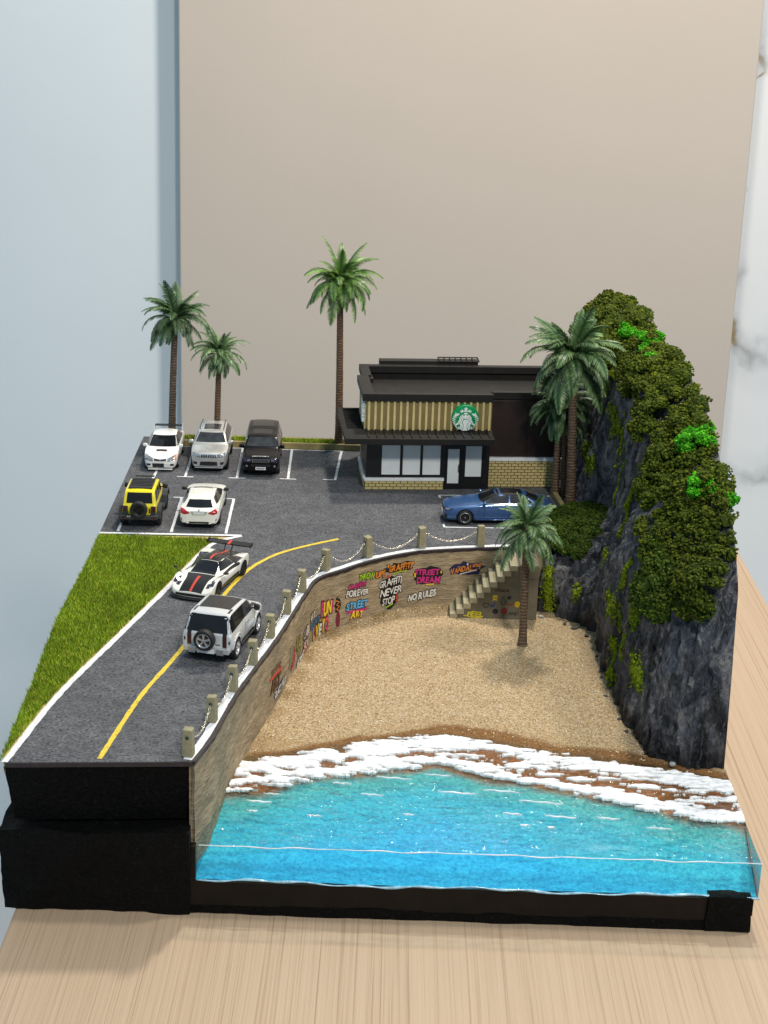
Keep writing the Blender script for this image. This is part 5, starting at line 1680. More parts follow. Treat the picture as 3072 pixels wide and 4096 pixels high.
# ------------------------------------------------------------------ cars
class Car:
    """one die-cast car; local frame: x forward, y left, z up"""
    def __init__(s, name, label, loc, heading, paint, stations, wheels, crease=0.55, arch=1.13, depth=None, cat='car'):
        s.root = tag(empty(name, (loc[0], loc[1], 0.012), R(heading)), label, cat)
        s.paint = paint
        N = 8
        V, F = [], []
        def half(x, w_, zb, zs, wt, zt, dr_):
            return [(0, zb), (w_ * .86, zb), (w_ * .985, zb + .26 * (zs - zb)), (w_, zs - .16 * (zs - zb)), (w_ * .965, zs), (wt, zt - dr_), (wt * .55, zt - dr_ * .25), (0, zt)]
        rings = []
        for sta in stations:
            x = sta[0]
            h_ = half(*sta)
            r_ = []
            for y, z in h_: r_.append(len(V)); V.append((x, y, z))
            for y, z in h_[-2:0:-1]: r_.append(len(V)); V.append((x, -y, z))
            rings.append(r_)
        n = len(rings[0])
        for a, b_ in zip(rings[:-1], rings[1:]):
            for i in range(n): F.append((a[i], a[(i + 1) % n], b_[(i + 1) % n], b_[i]))
        for ring, fl in ((rings[0], False), (rings[-1], True)):
            for i in range(N - 1):
                if i == 0: q = (ring[0], ring[1], ring[n - 1])
                elif i == N - 2: q = (ring[N - 2], ring[N - 1], ring[N])
                else: q = (ring[i], ring[i + 1], ring[n - i - 1], ring[n - i])
                F.append(q if fl else q[::-1])
        me = mesh('body', V, F, paint, True)
        bm = bmesh.new(); bm.from_mesh(me)
        bmesh.ops.recalc_face_normals(bm, faces=bm.faces)
        cl = bm.edges.layers.float.get('crease_edge') or bm.edges.layers.float.new('crease_edge')
        bm.verts.ensure_lookup_table()
        posn = {}
        for ri, ring in enumerate(rings):
            for k_, v in enumerate(ring): posn[v] = (ri, min(k_, n - k_))
        for e in bm.edges:
            (r1, k1), (r2, k2) = posn[e.verts[0].index], posn[e.verts[1].index]
            if r1 != r2 and k1 == k2 and k1 in (4, 5, 1): e[cl] = crease
            if r1 == r2 and r1 in (0, len(rings) - 1) and k1 != k2: e[cl] = crease * .6
        bm.to_mesh(me); bm.free()
        o = link('body', me, None)
        md = o.modifiers.new('s', 'SUBSURF'); md.levels = md.render_levels = 2
        bpy.context.view_layer.update()
        ev = o.evaluated_get(bpy.context.evaluated_depsgraph_get())
        m2 = bpy.data.meshes.new_from_object(ev)
        s.bvh = BVHTree.FromPolygons([v.co[:] for v in m2.vertices], [tuple(p.vertices) for p in m2.polygons])
        o.modifiers.clear(); o.data = m2
        # wheel arches cut out of the body
        cut = MB()
        for (x, r_, yo, wd) in wheels:
            for sg in (-1, 1):
                dq = depth or wd * .75 + .45
                Mx = Matrix.Translation((x, sg * (yo + .15 - dq / 2), r_)) @ Matrix.Rotation(PI / 2, 4, 'X')
                hq = dq / 2 + .15
                cut.lathe([(.0001, -hq), (r_ * arch, -hq), (r_ * arch, hq), (.0001, hq)], 28, Mx)
        cme = cut.me('cut', M['trim'])
        bm = bmesh.new(); bm.from_mesh(cme)
        bmesh.ops.remove_doubles(bm, verts=bm.verts, dist=.002); bmesh.ops.recalc_face_normals(bm, faces=bm.faces)
        bm.to_mesh(cme); bm.free()
        m2.materials.append(M['trim'])
        co = link('cut', cme)
        md = o.modifiers.new('b', 'BOOLEAN'); md.object = co; md.operation = 'DIFFERENCE'; md.solver = 'EXACT'
        bpy.context.view_layer.update()
        m3 = bpy.data.meshes.new_from_object(o.evaluated_get(bpy.context.evaluated_depsgraph_get()))
        o.modifiers.clear(); o.data = m3
        bpy.data.objects.remove(co)
        m3.set_sharp_from_angle(angle=R(38))
        o.parent = s.root
        s.body = o
        s.wheels = wheels
        # dark floor pan seen through the arches and under the sills
        xs_ = [q[0] for q in stations]
        yo = min(q[2] - q[3] for q in wheels) - .02
        zb = min(q[2] for q in stations)
        MB().box(min(xs_) + .3, max(xs_) - .3, -yo, yo, zb - .03, zb + .3).build('underbody', M['trim'], s.root)

    def wheel_set(s, spokes, rim, tyre=None, rim_r=.66, face=None, lip=None):
        for (x, r_, yo, wd) in s.wheels:
            for sg in (-1, 1):
                Mx = Matrix.Translation((x, sg * yo, r_)) @ Matrix.Rotation(-sg * PI / 2, 4, 'X')
                s.wheel(Mx, r_, wd, spokes, rim, rim_r, lip)

    def wheel(s, Mx, r_, wd, spokes, rim, rim_r=.66, lip=None, name='wheel'):
        """outer face at local z=0 looking +z"""
        ri = r_ * rim_r
        b = MB().lathe([(ri, .0), (r_ * .90, .012), (r_ * .985, -.03), (r_, -.07), (r_, -wd + .05), (r_ * .95, -wd), (ri, -wd)], 26, Mx, True)
        wh = b.build(name, M['tyre'], s.root, True)
        c_ = MB().lathe([(ri * 1.02, .004), (ri * .93, .010), (ri * .88, -.03), (ri * .86, -.10), (.001, -.10)], 26, Mx)
        rm = c_.build('rim', [rim], wh, True)
        c_ = MB()
        for k_ in range(spokes):
            a = 2 * PI * k_ / spokes
            c_.prism([(.0, -ri * .10), (ri * .5, -ri * .13), (ri * .93, -ri * .19), (ri * .93, ri * .19), (ri * .5, ri * .13), (.0, ri * .10)], -.06, -.012, Mx @ Matrix.Rotation(a, 4, 'Z'))
        c_.lathe([(ri * .22, -.06), (ri * .22, -.004), (.001, .0)], 12, Mx)
        c_.build('spokes', lip or rim, wh)
        MB().lathe([(.001, -.085), (ri * .84, -.085), (ri * .84, -.099), (.001, -.099)], 20, Mx).build('brake_disc', M['trim'], wh)
        return wh

    def hit(s, axis, a, b_, sg=1):
        if axis == 'side': o, d = Vector((a, sg * 4, b_)), Vector((0, -sg, 0))
        elif axis == 'front': o, d = Vector((5, a, b_)), Vector((-1, 0, 0))
        elif axis == 'rear': o, d = Vector((-5, a, b_)), Vector((1, 0, 0))
        else: o, d = Vector((a, b_, 5)), Vector((0, 0, -1))
        p, nn, _, _ = s.bvh.ray_cast(o, d)
        if p is None:
            q = {'side': Vector((a, sg * .8, b_)), 'front': Vector((2, a, b_)), 'rear': Vector((-2, a, b_)), 'top': Vector((a, b_, 1))}[axis]
            p, nn, _, _ = s.bvh.find_nearest(q)
        if nn.dot(d) > 0: nn = -nn
        return p, nn

    def panel(s, name, axis, top, bot, m, off=.010, n=9, k=4, parent=None, mirror=True, thick=.03, sg=None):
        """a piece that follows the body: top and bottom outline in the (a, b) plane of that axis"""
        sides = (sg,) if sg else ((1, -1) if mirror else (1,))
        out = []
        for sd_ in sides:
            def line(L_, t):
                L_ = np.array(L_, float)
                d_ = np.r_[0, np.cumsum(np.linalg.norm(np.diff(L_, axis=0), axis=1))]
                return np.array([np.interp(t * d_[-1], d_, L_[:, 0]), np.interp(t * d_[-1], d_, L_[:, 1])])
            V, N_ = [], []
            for i in range(n + 1):
                a, b_ = line(top, i / n), line(bot, i / n)
                for j in range(k + 1):
                    q = a + (b_ - a) * j / k
                    if axis == 'side': p, nn = s.hit('side', q[0], q[1], sd_)
                    elif axis in ('front', 'rear'): p, nn = s.hit(axis, q[0] * sd_, q[1])
                    else: p, nn = s.hit('top', q[0], q[1] * sd_)
                    V.append(p + nn * off); N_.append(nn)
            nb_ = len(V)
            V2 = [v - q * (off + thick) for v, q in zip(V, N_)]
            F = []
            id_ = lambda i, j: i * (k + 1) + j
            for i in range(n):
                for j in range(k): F.append((id_(i, j), id_(i + 1, j), id_(i + 1, j + 1), id_(i, j + 1)))
            bd = [id_(i, 0) for i in range(n + 1)] + [id_(n, j) for j in range(1, k + 1)] + [id_(i, k) for i in range(n - 1, -1, -1)] + [id_(0, j) for j in range(k - 1, 0, -1)]
            mp_i = {v: nb_ + q for q, v in enumerate(bd)}
            VV = V + [V2[v] for v in bd]
            for q in range(len(bd)):
                a, b_ = bd[q], bd[(q + 1) % len(bd)]
                F.append((a, mp_i[a], mp_i[b_], b_))
            me = mesh(name, VV, F, m, True)
            bm = bmesh.new(); bm.from_mesh(me); bmesh.ops.recalc_face_normals(bm, faces=bm.faces)
            # faces must look outwards
            c0 = bm.faces[:] and bm.faces
            bm.faces.ensure_lookup_table()
            if bm.faces[0].normal.dot(N_[0]) < 0: bmesh.ops.reverse_faces(bm, faces=bm.faces)
            bm.to_mesh(me); bm.free()
            me.set_sharp_from_angle(angle=R(45))
            out.append(link(name, me, parent or s.root))
        return out

    def mirrors(s, x, y, z, m, d=(.13, .24, .17)):
        for sg in (-1, 1):
            o = MB().lump((x, sg * (y + d[1] / 2), z), d, .55).build('wing_mirror', m, s.root, True)
            MB().box(x - .03, x + .03, min(sg * (y - .12), sg * (y + .04)), max(sg * (y - .12), sg * (y + .04)), z - .07, z - .02).build('mirror_arm', M['trim'], o)

    def box(s, name, x0, x1, y0, y1, z0, z1, m, bev=.01, both=False, parent=None):
        o = MB().box(x0, x1, y0, y1, z0, z1, bev).build(name, m, parent or s.root)
        if both: MB().box(x0, x1, -y1, -y0, z0, z1, bev).build(name, m, parent or s.root)
        return o

    def text(s, txt, x, z, w_, h, m, fn):
        V, F = [], []
        for (v, f, _, _) in layout(txt, .03, .0, 0, 0, .12):
            n = len(V)
            V += [fn((p[0] - .5) * w_, z + (p[1] - .5) * h) for p in v]
            F += [tuple(i + n for i in q) for q in f]
        return link('lettering', mesh('lettering', V, F, m), s.root)


# --- white rally saloon
c = Car('rally_saloon', 'white four-door rally saloon with big rear wing and bonnet vent', (0.70, 35.2), -88.6, M['carwhite'],
        [(2.25, .64, .20, .50, .52, .60, .03), (2.13, .80, .14, .62, .66, .70, .04), (1.65, .87, .14, .80, .75, .84, .05), (1.28, .885, .14, .88, .79, .92, .05), (1.12, .885, .14, .91, .79, .96, .05), (.12, .885, .14, .95, .60, 1.39, .05), (-.08, .885, .14, .95, .61, 1.42, .05), (-.95, .885, .14, .97, .60, 1.42, .06), (-1.1, .885, .14, .98, .60, 1.38, .06), (-1.62, .885, .16, .99, .70, 1.05, .04), (-2.12, .86, .2, .98, .72, 1.02, .03), (-2.25, .78, .3, .85, .66, .96, .04)],
        [(1.36, .325, .87, .23), (-1.27, .325, .87, .23)])
c.wheel_set(5, M['alloy'])
c.panel('windscreen', 'front', [(-.55, 1.34), (.55, 1.34)], [(-.71, .985), (.71, .985)], M['glass'], mirror=False)
c.panel('side_window', 'side', [(.16, 1.32), (-.45, 1.35)], [(.92, 1.0), (-.42, 1.02)], M['glass'])
c.panel('side_window', 'side', [(-.50, 1.35), (-.98, 1.33)], [(-.48, 1.02), (-1.38, 1.04)], M['glass'])
c.panel('rear_window', 'rear', [(-.52, 1.33), (.52, 1.33)], [(-.6, 1.10), (.6, 1.10)], M['glass'], mirror=False)
c.panel('headlight', 'front', [(.36, .66), (.80, .78)], [(.38, .53), (.78, .58)], M['lamp'])
c.panel('indicator', 'front', [(.70, .75), (.80, .77)], [(.70, .58), (.79, .585)], M['amber'], .014, 4, 3, mirror=False)
c.panel('grille', 'front', [(-.33, .655), (0, .62), (.33, .655)], [(-.30, .565), (0, .545), (.30, .565)], M['trim'], mirror=False)
c.panel('emblem', 'front', [(-.025, .63), (.025, .63)], [(-.05, .57), (.05, .57)], M['chrome'], .02, 3, 3, mirror=False)
c.panel('lower_intake', 'front', [(-.40, .43), (.30, .43)], [(-.38, .22), (.28, .22)], M['trim'], .014, mirror=False)
c.panel('fog_intake', 'front', [(.48, .41), (.70, .41)], [(.48, .31), (.68, .31)], M['trim'])
c.panel('number_plate', 'front', [(.20, .44), (.52, .44)], [(.20, .24), (.50, .24)], M['plate'], .035, 4, 3, mirror=False)
c.panel('bonnet_vent', 'top', [(1.52, -.25), (1.50, 0), (1.52, .25)], [(1.34, -.29), (1.31, 0), (1.34, .29)], M['trim'], mirror=False)
c.mirrors(.82, .80, .99, M['carwhite'])
c.box('front_lip', 2.02, 2.27, -.62, .62, .09, .14, M['carwhite'], .02)
wg = c.box('rear_wing', -2.26, -1.98, -.72, .72, 1.24, 1.29, M['trim'], .015)
for sg in (-1, 1): MB().prism([(-2.28, .98), (-1.92, .98), (-1.95, 1.31), (-2.30, 1.33)], sg * .74 - .02, sg * .74 + .02, MX).build('wing_post', M['carwhite'], wg)

# --- silver off-roader
c = Car('silver_suv', 'silver five-door off-roader with seven-slot grille and glass roof', (3.18, 35.3), -88.4, M['carsilver'],
        [(2.40, .74, .36, .80, .60, .94, .04), (2.28, .90, .28, .95, .76, 1.06, .05), (1.7, .96, .28, 1.06, .84, 1.16, .05), (1.28, .97, .28, 1.11, .86, 1.19, .05), (1.13, .97, .28, 1.13, .86, 1.23, .05), (.3, .97, .28, 1.15, .68, 1.66, .05), (.1, .97, .28, 1.16, .69, 1.71, .05), (-1.6, .97, .3, 1.18, .67, 1.72, .06), (-1.9, .97, .3, 1.19, .66, 1.66, .06), (-2.25, .95, .34, 1.15, .74, 1.22, .04), (-2.4, .86, .4, .95, .7, 1.02, .04)],
        [(1.45, .40, .95, .27), (-1.45, .40, .95, .27)], .65)
c.wheel_set(5, M['rimblack'])
c.panel('windscreen', 'front', [(-.60, 1.60), (.60, 1.60)], [(-.77, 1.27), (.77, 1.27)], M['glass2'], mirror=False)
c.panel('side_window', 'side', [(.30, 1.58), (-.55, 1.62)], [(.85, 1.24), (-.50, 1.24)], M['glass'])
c.panel('side_window', 'side', [(-.60, 1.62), (-1.65, 1.60)], [(-.56, 1.24), (-1.9, 1.26)], M['glass'])
c.panel('glass_roof', 'top', [(.0, -.42), (.0, .42)], [(-.95, -.44), (-.95, .44)], M['glass2'], mirror=False)
for sg in (-1, 1): MB().tube([(.1, sg * .60, 1.72), (.0, sg * .62, 1.765), (-1.6, sg * .60, 1.765), (-1.7, sg * .59, 1.71)], .022).build('roof_rail', M['trim'], c.root)
c.panel('headlight', 'front', [(.42, .99), (.84, 1.03)], [(.43, .84), (.82, .87)], M['lamp'])
gr = c.panel('grille', 'front', [(-.40, .985), (.40, .985)], [(-.40, .83), (.40, .83)], M['chrome'], mirror=False)[0]
for i in range(7):
    y = -.345 + i * .115
    c.panel('slot', 'front', [(y - .038, .965), (y + .038, .965)], [(y - .036, .85), (y + .036, .85)], M['trim'], .02, 3, 3, gr, False)
c.panel('lower_intake', 'front', [(-.42, .62), (0, .63), (.42, .62)], [(-.46, .42), (0, .40), (.46, .42)], M['trim'], mirror=False)
c.panel('fog_intake', 'front', [(.58, .60), (.78, .62)], [(.60, .46), (.74, .48)], M['trim'])
c.box('front_lip', 2.15, 2.36, -.72, .72, .26, .31, M['carsilver'], .02)
c.mirrors(.80, .90, 1.24, M['carsilver'], (.15, .25, .19))
c.panel('bonnet_crease', 'top', [(1.2, .50), (2.1, .36)], [(1.2, .47), (2.1, .33)], M['carsilver'], .012, 8, 2)

# --- black off-roader
c = Car('black_suv', 'glossy black boxy off-roader with stepped roof in the far bay row', (5.86, 34.85), -88.0, M['carblack'],
        [(2.40, .86, .38, .92, .76, 1.02, .03), (2.30, .95, .30, 1.00, .84, 1.12, .04), (1.35, .965, .30, 1.13, .87, 1.21, .04), (1.22, .965, .30, 1.15, .87, 1.24, .04), (.66, .965, .30, 1.18, .74, 1.70, .04), (.50, .965, .30, 1.18, .75, 1.76, .04), (-.45, .965, .30, 1.2, .75, 1.80, .04), (-.60, .965, .30, 1.2, .75, 1.88, .04), (-2.1, .965, .30, 1.2, .74, 1.88, .05), (-2.25, .96, .32, 1.2, .73, 1.82, .06), (-2.4, .94, .36, 1.15, .78, 1.22, .04)],
        [(1.45, .40, .95, .27), (-1.43, .40, .95, .27)], .78, cat='car')
c.wheel_set(7, M['alloy'])
c.panel('windscreen', 'front', [(-.66, 1.66), (.66, 1.66)], [(-.79, 1.30), (.79, 1.30)], M['glass2'], mirror=False)
c.panel('side_window', 'side', [(.62, 1.62), (-.35, 1.66)], [(1.05, 1.26), (-.3, 1.26)], M['glass'])
c.panel('side_window', 'side', [(-.42, 1.66), (-1.35, 1.72)], [(-.38, 1.26), (-1.3, 1.26)], M['glass'])
c.panel('side_window', 'side', [(-1.42, 1.74), (-2.12, 1.76)], [(-1.38, 1.26), (-2.2, 1.28)], M['glass'])
c.panel('roof_glass', 'top', [(.35, -.48), (.35, .48)], [(-.35, -.50), (-.35, .50)], M['carbon'], mirror=False)
c.panel('roof_glass', 'top', [(-.75, -.55), (-.75, .55)], [(-1.95, -.55), (-1.95, .55)], M['carbon'], mirror=False)
c.panel('headlight', 'front', [(.50, 1.03), (.86, 1.04)], [(.50, .82), (.86, .80)], M['lampdark'])
c.panel('headlight_ring', 'front', [(.53, .97), (.68, .97)], [(.53, .87), (.68, .87)], M['lamp'], .02, 4, 3)
gr = c.panel('grille', 'front', [(-.46, .985), (.46, .985)], [(-.43, .80), (.43, .80)], M['chrome'], mirror=False)[0]
for z in (.945, .89, .835): c.panel('grille_bar', 'front', [(-.42, z + .02), (.42, z + .02)], [(-.41, z - .02), (.41, z - .02)], M['trim'], .02, 8, 2, gr, False)
c.text('DISCOVERY', 0, 0, .86, .07, M['plate'], lambda a, b_: c.hit('top', 2.27 - b_ * .9, a)[0] + Vector((.012, 0, .018)))
c.panel('fog_light', 'front', [(.66, .66), (.76, .66)], [(.66, .57), (.76, .57)], M['lamp'], .02, 4, 4)
c.panel('lower_intake', 'front', [(-.5, .70), (.5, .70)], [(-.5, .58), (.5, .58)], M['trim'], mirror=False)
c.panel('number_plate', 'front', [(-.26, .56), (.26, .56)], [(-.26, .42), (.26, .42)], M['plate'], .03, 4, 3, mirror=False)
c.panel('plate_characters', 'front', [(-.20, .505), (.20, .505)], [(-.20, .47), (.20, .47)], M['cargrey'], .037, 4, 2, mirror=False)
c.mirrors(1.0, .90, 1.27, M['carblack'], (.15, .27, .19))

# --- yellow off-roader
c = Car('yellow_offroader', 'yellow and dark grey off-roader with spare wheel and slatted roof rack', (0.98, 25.85), 91.0, M['caryellow'],
        [(1.98, .60, .55, .95, .52, 1.04, .03), (1.85, .66, .50, 1.02, .56, 1.10, .03), (.85, .76, .48, 1.10, .66, 1.17, .03), (.74, .77, .48, 1.11, .66, 1.19, .03), (.48, .78, .48, 1.13, .66, 1.74, .04), (.30, .78, .48, 1.13, .66, 1.79, .04), (-1.5, .79, .48, 1.14, .67, 1.82, .04), (-1.68, .79, .50, 1.14, .67, 1.79, .05), (-1.88, .79, .52, 1.12, .74, 1.16, .03), (-1.93, .78, .55, 1.0, .74, 1.10, .03)],
        [(1.22, .43, .93, .30), (-1.22, .43, .93, .30)], .8)
c.wheel_set(6, M['rimblack'], rim_r=.56)
c.panel('windscreen', 'front', [(-.58, 1.68), (.58, 1.68)], [(-.62, 1.26), (.62, 1.26)], M['glass'], mirror=False)
c.panel('side_window', 'side', [(.40, 1.64), (-.15, 1.66)], [(.58, 1.24), (-.12, 1.24)], M['glass'])
c.panel('side_window', 'side', [(-.27, 1.66), (-.85, 1.68)], [(-.26, 1.24), (-.86, 1.24)], M['glass'])
c.panel('side_window', 'side', [(-.97, 1.68), (-1.5, 1.69)], [(-.98, 1.24), (-1.6, 1.24)], M['glass'])
c.panel('rear_window', 'rear', [(-.56, 1.68), (.56, 1.68)], [(-.60, 1.22), (.60, 1.22)], M['glass'], mirror=False)
c.panel('side_cladding', 'side', [(1.7, .98), (-1.8, 1.02)], [(1.7, .55), (-1.8, .56)], M['cargrey'], .02, 24, 3)
c.panel('corner_panel', 'rear', [(.53, 1.10), (.76, 1.10)], [(.50, .60), (.76, .60)], M['cargrey'], .015, 4, 4)
c.panel('tail_light', 'rear', [(.60, 1.10), (.75, 1.09)], [(.60, .86), (.75, .86)], M['darkred'], .035, 4, 4)
c.panel('door_handle', 'rear', [(-.50, 1.00), (-.44, 1.00)], [(-.50, .78), (-.44, .78)], M['trim'], .025, 3, 3, mirror=False)
for x in (1.22, -1.22):
    for sg in (-1, 1):
        V = []
        b = MB()
        pr_ = [(-.62, .50), (-.52, .82), (-.30, .98), (.30, .98), (.50, .84), (.62, .56), (.54, .54), (.42, .76), (.26, .88), (-.26, .88), (-.42, .74), (-.53, .50)]
        y0, y1 = (.70, .98) if sg > 0 else (-.98, -.70)
        b.prism([(x + q[0], q[1]) for q in pr_], y0, y1, MX)
        b.build('fender_flare', M['cargrey'], c.root)
c.box('rear_bumper', -2.12, -1.90, -.86, .86, .50, .70, M['cargrey'], .03)
for sg in (-1, 1): MB().box(-2.13, -2.11, sg * .70 - .07, sg * .70 + .07, .56, .63).build('reflector', M['darkred'], c.root)
c.box('front_bumper', 1.92, 2.14, -.84, .84, .50, .68, M['cargrey'], .03)
c.box('side_step', -.75, .75, .78, .92, .42, .50, M['cargrey'], .02, True)
c.box('number_plate', -2.135, -2.12, .34, .60, .60, .72, M['cargrey'], .005)
c.text('XX', 0, 0, .16, .07, M['plate'], lambda a, b_: Vector((-2.139, .47 - a, .66 + b_)))
rk = MB().box(-.02, .05, -.54, .54, 1.80, 1.85, .01).box(-1.46, -1.30, -.55, .55, 1.80, 1.86, .02).box(-1.30, -.02, -.55, -.49, 1.80, 1.855, .01).box(-1.30, -.02, .49, .55, 1.80, 1.855, .01).box(-1.30, -.02, -.49, .49, 1.78, 1.815).build('roof_rack', M['trim'], c.root)
for i in range(6): MB().box(-1.26 + i * .215, -1.15 + i * .215, -.49, .49, 1.816, 1.852, .008).build('slat', M['trim'], rk)
c.wheel(Matrix.Translation((-2.28, .0, 1.0)) @ Matrix.Rotation(-PI / 2, 4, 'Y'), .40, .28, 6, M['rimblack'], .56, None, 'spare_wheel')
c.mirrors(.66, .78, 1.30, M['trim'], (.16, .24, .24))
c.box('roof_light_bar', .25, .36, -.45, .45, 1.84, 1.90, M['trim'], .015)

# --- white shooting brake
c = Car('white_estate', 'white low estate car with red tail lights parked tail out', (3.72, 26.5), 90.6, M['carcream'],
        [(2.48, .68, .20, .55, .55, .64, .03), (2.32, .86, .16, .70, .72, .80, .04), (1.7, .93, .16, .84, .80, .92, .05), (1.05, .94, .16, .91, .80, .98, .05), (.9, .94, .16, .92, .80, 1.01, .05), (-.02, .94, .16, .95, .62, 1.36, .06), (-.25, .94, .16, .95, .62, 1.39, .06), (-1.2, .94, .18, .97, .60, 1.40, .06), (-1.75, .94, .2, 1.0, .58, 1.30, .06), (-1.92, .935, .22, 1.0, .62, 1.22, .06), (-2.26, .92, .25, .98, .74, 1.0, .04), (-2.46, .86, .30, .84, .74, .92, .04)],
        [(1.45, .345, .91, .26), (-1.43, .345, .91, .26)], .5)
c.wheel_set(5, M['rimblack'])
c.panel('windscreen', 'front', [(-.56, 1.31), (.56, 1.31)], [(-.72, 1.04), (.72, 1.04)], M['glass'], mirror=False)
c.panel('side_window', 'side', [(.05, 1.28), (-.55, 1.33)], [(.72, 1.02), (-.5, 1.03)], M['glass'])
c.panel('side_window', 'side', [(-.60, 1.33), (-1.45, 1.28)], [(-.56, 1.03), (-1.85, 1.09)], M['glass'])
c.panel('rear_window', 'rear', [(-.50, 1.25), (0, 1.27), (.50, 1.25)], [(-.62, 1.02), (0, 1.01), (.62, 1.02)], M['glass'], mirror=False)
c.panel('sunroof_gap', 'top', [(-.20, -.44), (-.20, .44)], [(-.30, -.46), (-.30, .46)], M['cargrey'], mirror=False)
c.panel('aerial_fin', 'top', [(-1.28, -.03), (-1.28, .03)], [(-1.42, -.04), (-1.42, .04)], M['carcream'], .03, 2, 2, mirror=False)
c.panel('tail_light', 'rear', [(.48, .87), (.70, .96), (.86, .99)], [(.42, .79), (.66, .74), (.84, .80)], M['red'])
c.panel('plate_recess', 'rear', [(-.40, .88), (.40, .88)], [(-.30, .72), (.30, .72)], M['carsilver'], .008, mirror=False)
c.panel('number_plate', 'rear', [(-.27, .85), (.27, .85)], [(-.24, .755), (.24, .755)], M['plate'], .02, mirror=False)
c.panel('emblem', 'rear', [(-.035, .955), (.035, .955)], [(-.035, .905), (.035, .905)], M['chrome'], .015, 3, 3, mirror=False)
c.panel('diffuser', 'rear', [(-.62, .40), (.62, .40)], [(-.58, .24), (.58, .24)], M['trim'], mirror=False)
c.panel('exhaust_tip', 'rear', [(.46, .40), (.70, .41)], [(.46, .31), (.70, .32)], M['chrome'], .03, 5, 3)
c.panel('bumper_slot', 'rear', [(.80, .58), (.82, .58)], [(.76, .44), (.80, .44)], M['trim'], .012, 2, 4)
c.panel('door_seam', 'side', [(-.52, .98), (-.50, .98)], [(-.54, .25), (-.52, .25)], M['trim'], .003, 2, 8)
c.mirrors(.66, .88, 1.02, M['trim'])

# --- blue saloon
c = Car('blue_saloon', 'metallic blue luxury saloon with black roof outside the shop', (17.70, 27.05), 184.0, M['carblue'],
        [(2.60, .70, .22, .58, .58, .72, .03), (2.45, .88, .17, .74, .76, .84, .04), (1.8, .95, .17, .88, .82, .97, .05), (1.12, .96, .17, .94, .83, 1.03, .05), (.97, .96, .17, .95, .83, 1.06, .05), (.1, .96, .17, .98, .64, 1.44, .06), (-.15, .96, .17, .98, .65, 1.47, .06), (-1.05, .96, .18, 1.0, .64, 1.47, .06), (-1.3, .96, .18, 1.01, .63, 1.42, .06), (-1.95, .95, .2, 1.02, .72, 1.10, .04), (-2.45, .92, .25, .98, .74, 1.04, .04), (-2.6, .84, .32, .85, .70, .96, .04)],
        [(1.62, .37, .935, .27), (-1.50, .37, .935, .27)], .3)
c.wheel_set(10, M['rimblack'])
for (x, r_, yo, wd) in c.wheels:
    for sg in (-1, 1):
        Mx = Matrix.Translation((x, sg * yo, r_)) @ Matrix.Rotation(-sg * PI / 2, 4, 'X')
        MB().lathe([(r_ * .655, .012), (r_ * .60, .016), (r_ * .60, -.01), (r_ * .655, -.01)], 26, Mx, True).build('rim_edge', M['alloy'], c.root, True)
        MB().lathe([(.03, .0), (.03, .008), (.001, .008)], 10, Mx).build('hub_cap', M['alloy'], c.root)
c.panel('windscreen', 'front', [(-.58, 1.38), (.58, 1.38)], [(-.76, 1.09), (.76, 1.09)], M['glass'], mirror=False)
c.panel('roof_glass', 'top', [(.10, -.60), (.10, .60)], [(-1.12, -.60), (-1.12, .60)], M['glass'], mirror=False)
c.panel('side_window', 'side', [(.12, 1.35), (-.45, 1.40)], [(.80, 1.06), (-.42, 1.06)], M['glass2'])
c.panel('side_window', 'side', [(-.52, 1.40), (-1.25, 1.37)], [(-.49, 1.06), (-1.6, 1.09)], M['glass2'])
c.panel('rear_window', 'rear', [(-.54, 1.37), (.54, 1.37)], [(-.66, 1.14), (.66, 1.14)], M['glass'], mirror=False)
c.panel('headlight', 'front', [(.50, .75), (.86, .80)], [(.54, .65), (.86, .70)], M['lampdark'])
c.panel('headlight_lens', 'front', [(.60, .745), (.82, .775)], [(.62, .69), (.82, .72)], M['lamp'], .018, 4, 3)
c.panel('grille', 'front', [(-.42, .72), (.42, .72)], [(-.36, .42), (.36, .42)], M['trim'], mirror=False)
c.panel('lower_intake', 'front', [(.46, .46), (.80, .48)], [(.46, .26), (.76, .28)], M['trim'])
c.panel('number_plate', 'front', [(-.24, .52), (.24, .52)], [(-.24, .38), (.24, .38)], M['plate'], .05, mirror=False)
c.panel('door_handle', 'side', [(-.22, .93), (-.42, .93)], [(-.22, .90), (-.42, .90)], M['chrome'], .02, 4, 2)
c.panel('door_seam', 'side', [(.70, 1.0), (.72, 1.0)], [(.72, .25), (.74, .25)], M['trim'], .002, 2, 8)
c.panel('door_seam', 'side', [(-.48, 1.0), (-.46, 1.0)], [(-.48, .25), (-.46, .25)], M['trim'], .002, 2, 8)
c.panel('sill_trim', 'side', [(1.1, .28), (-1.0, .28)], [(1.1, .24), (-1.0, .24)], M['carblue'], .03, 10, 2)
c.panel('window_trim', 'side', [(.90, 1.045), (-1.7, 1.075)], [(.90, 1.03), (-1.7, 1.06)], M['chrome'], .012, 16, 1)
c.mirrors(.72, .88, 1.10, M['carblue'], (.14, .24, .16))
c.panel('tail_light', 'rear', [(.40, .90), (.86, .94)], [(.40, .80), (.84, .80)], M['red'])

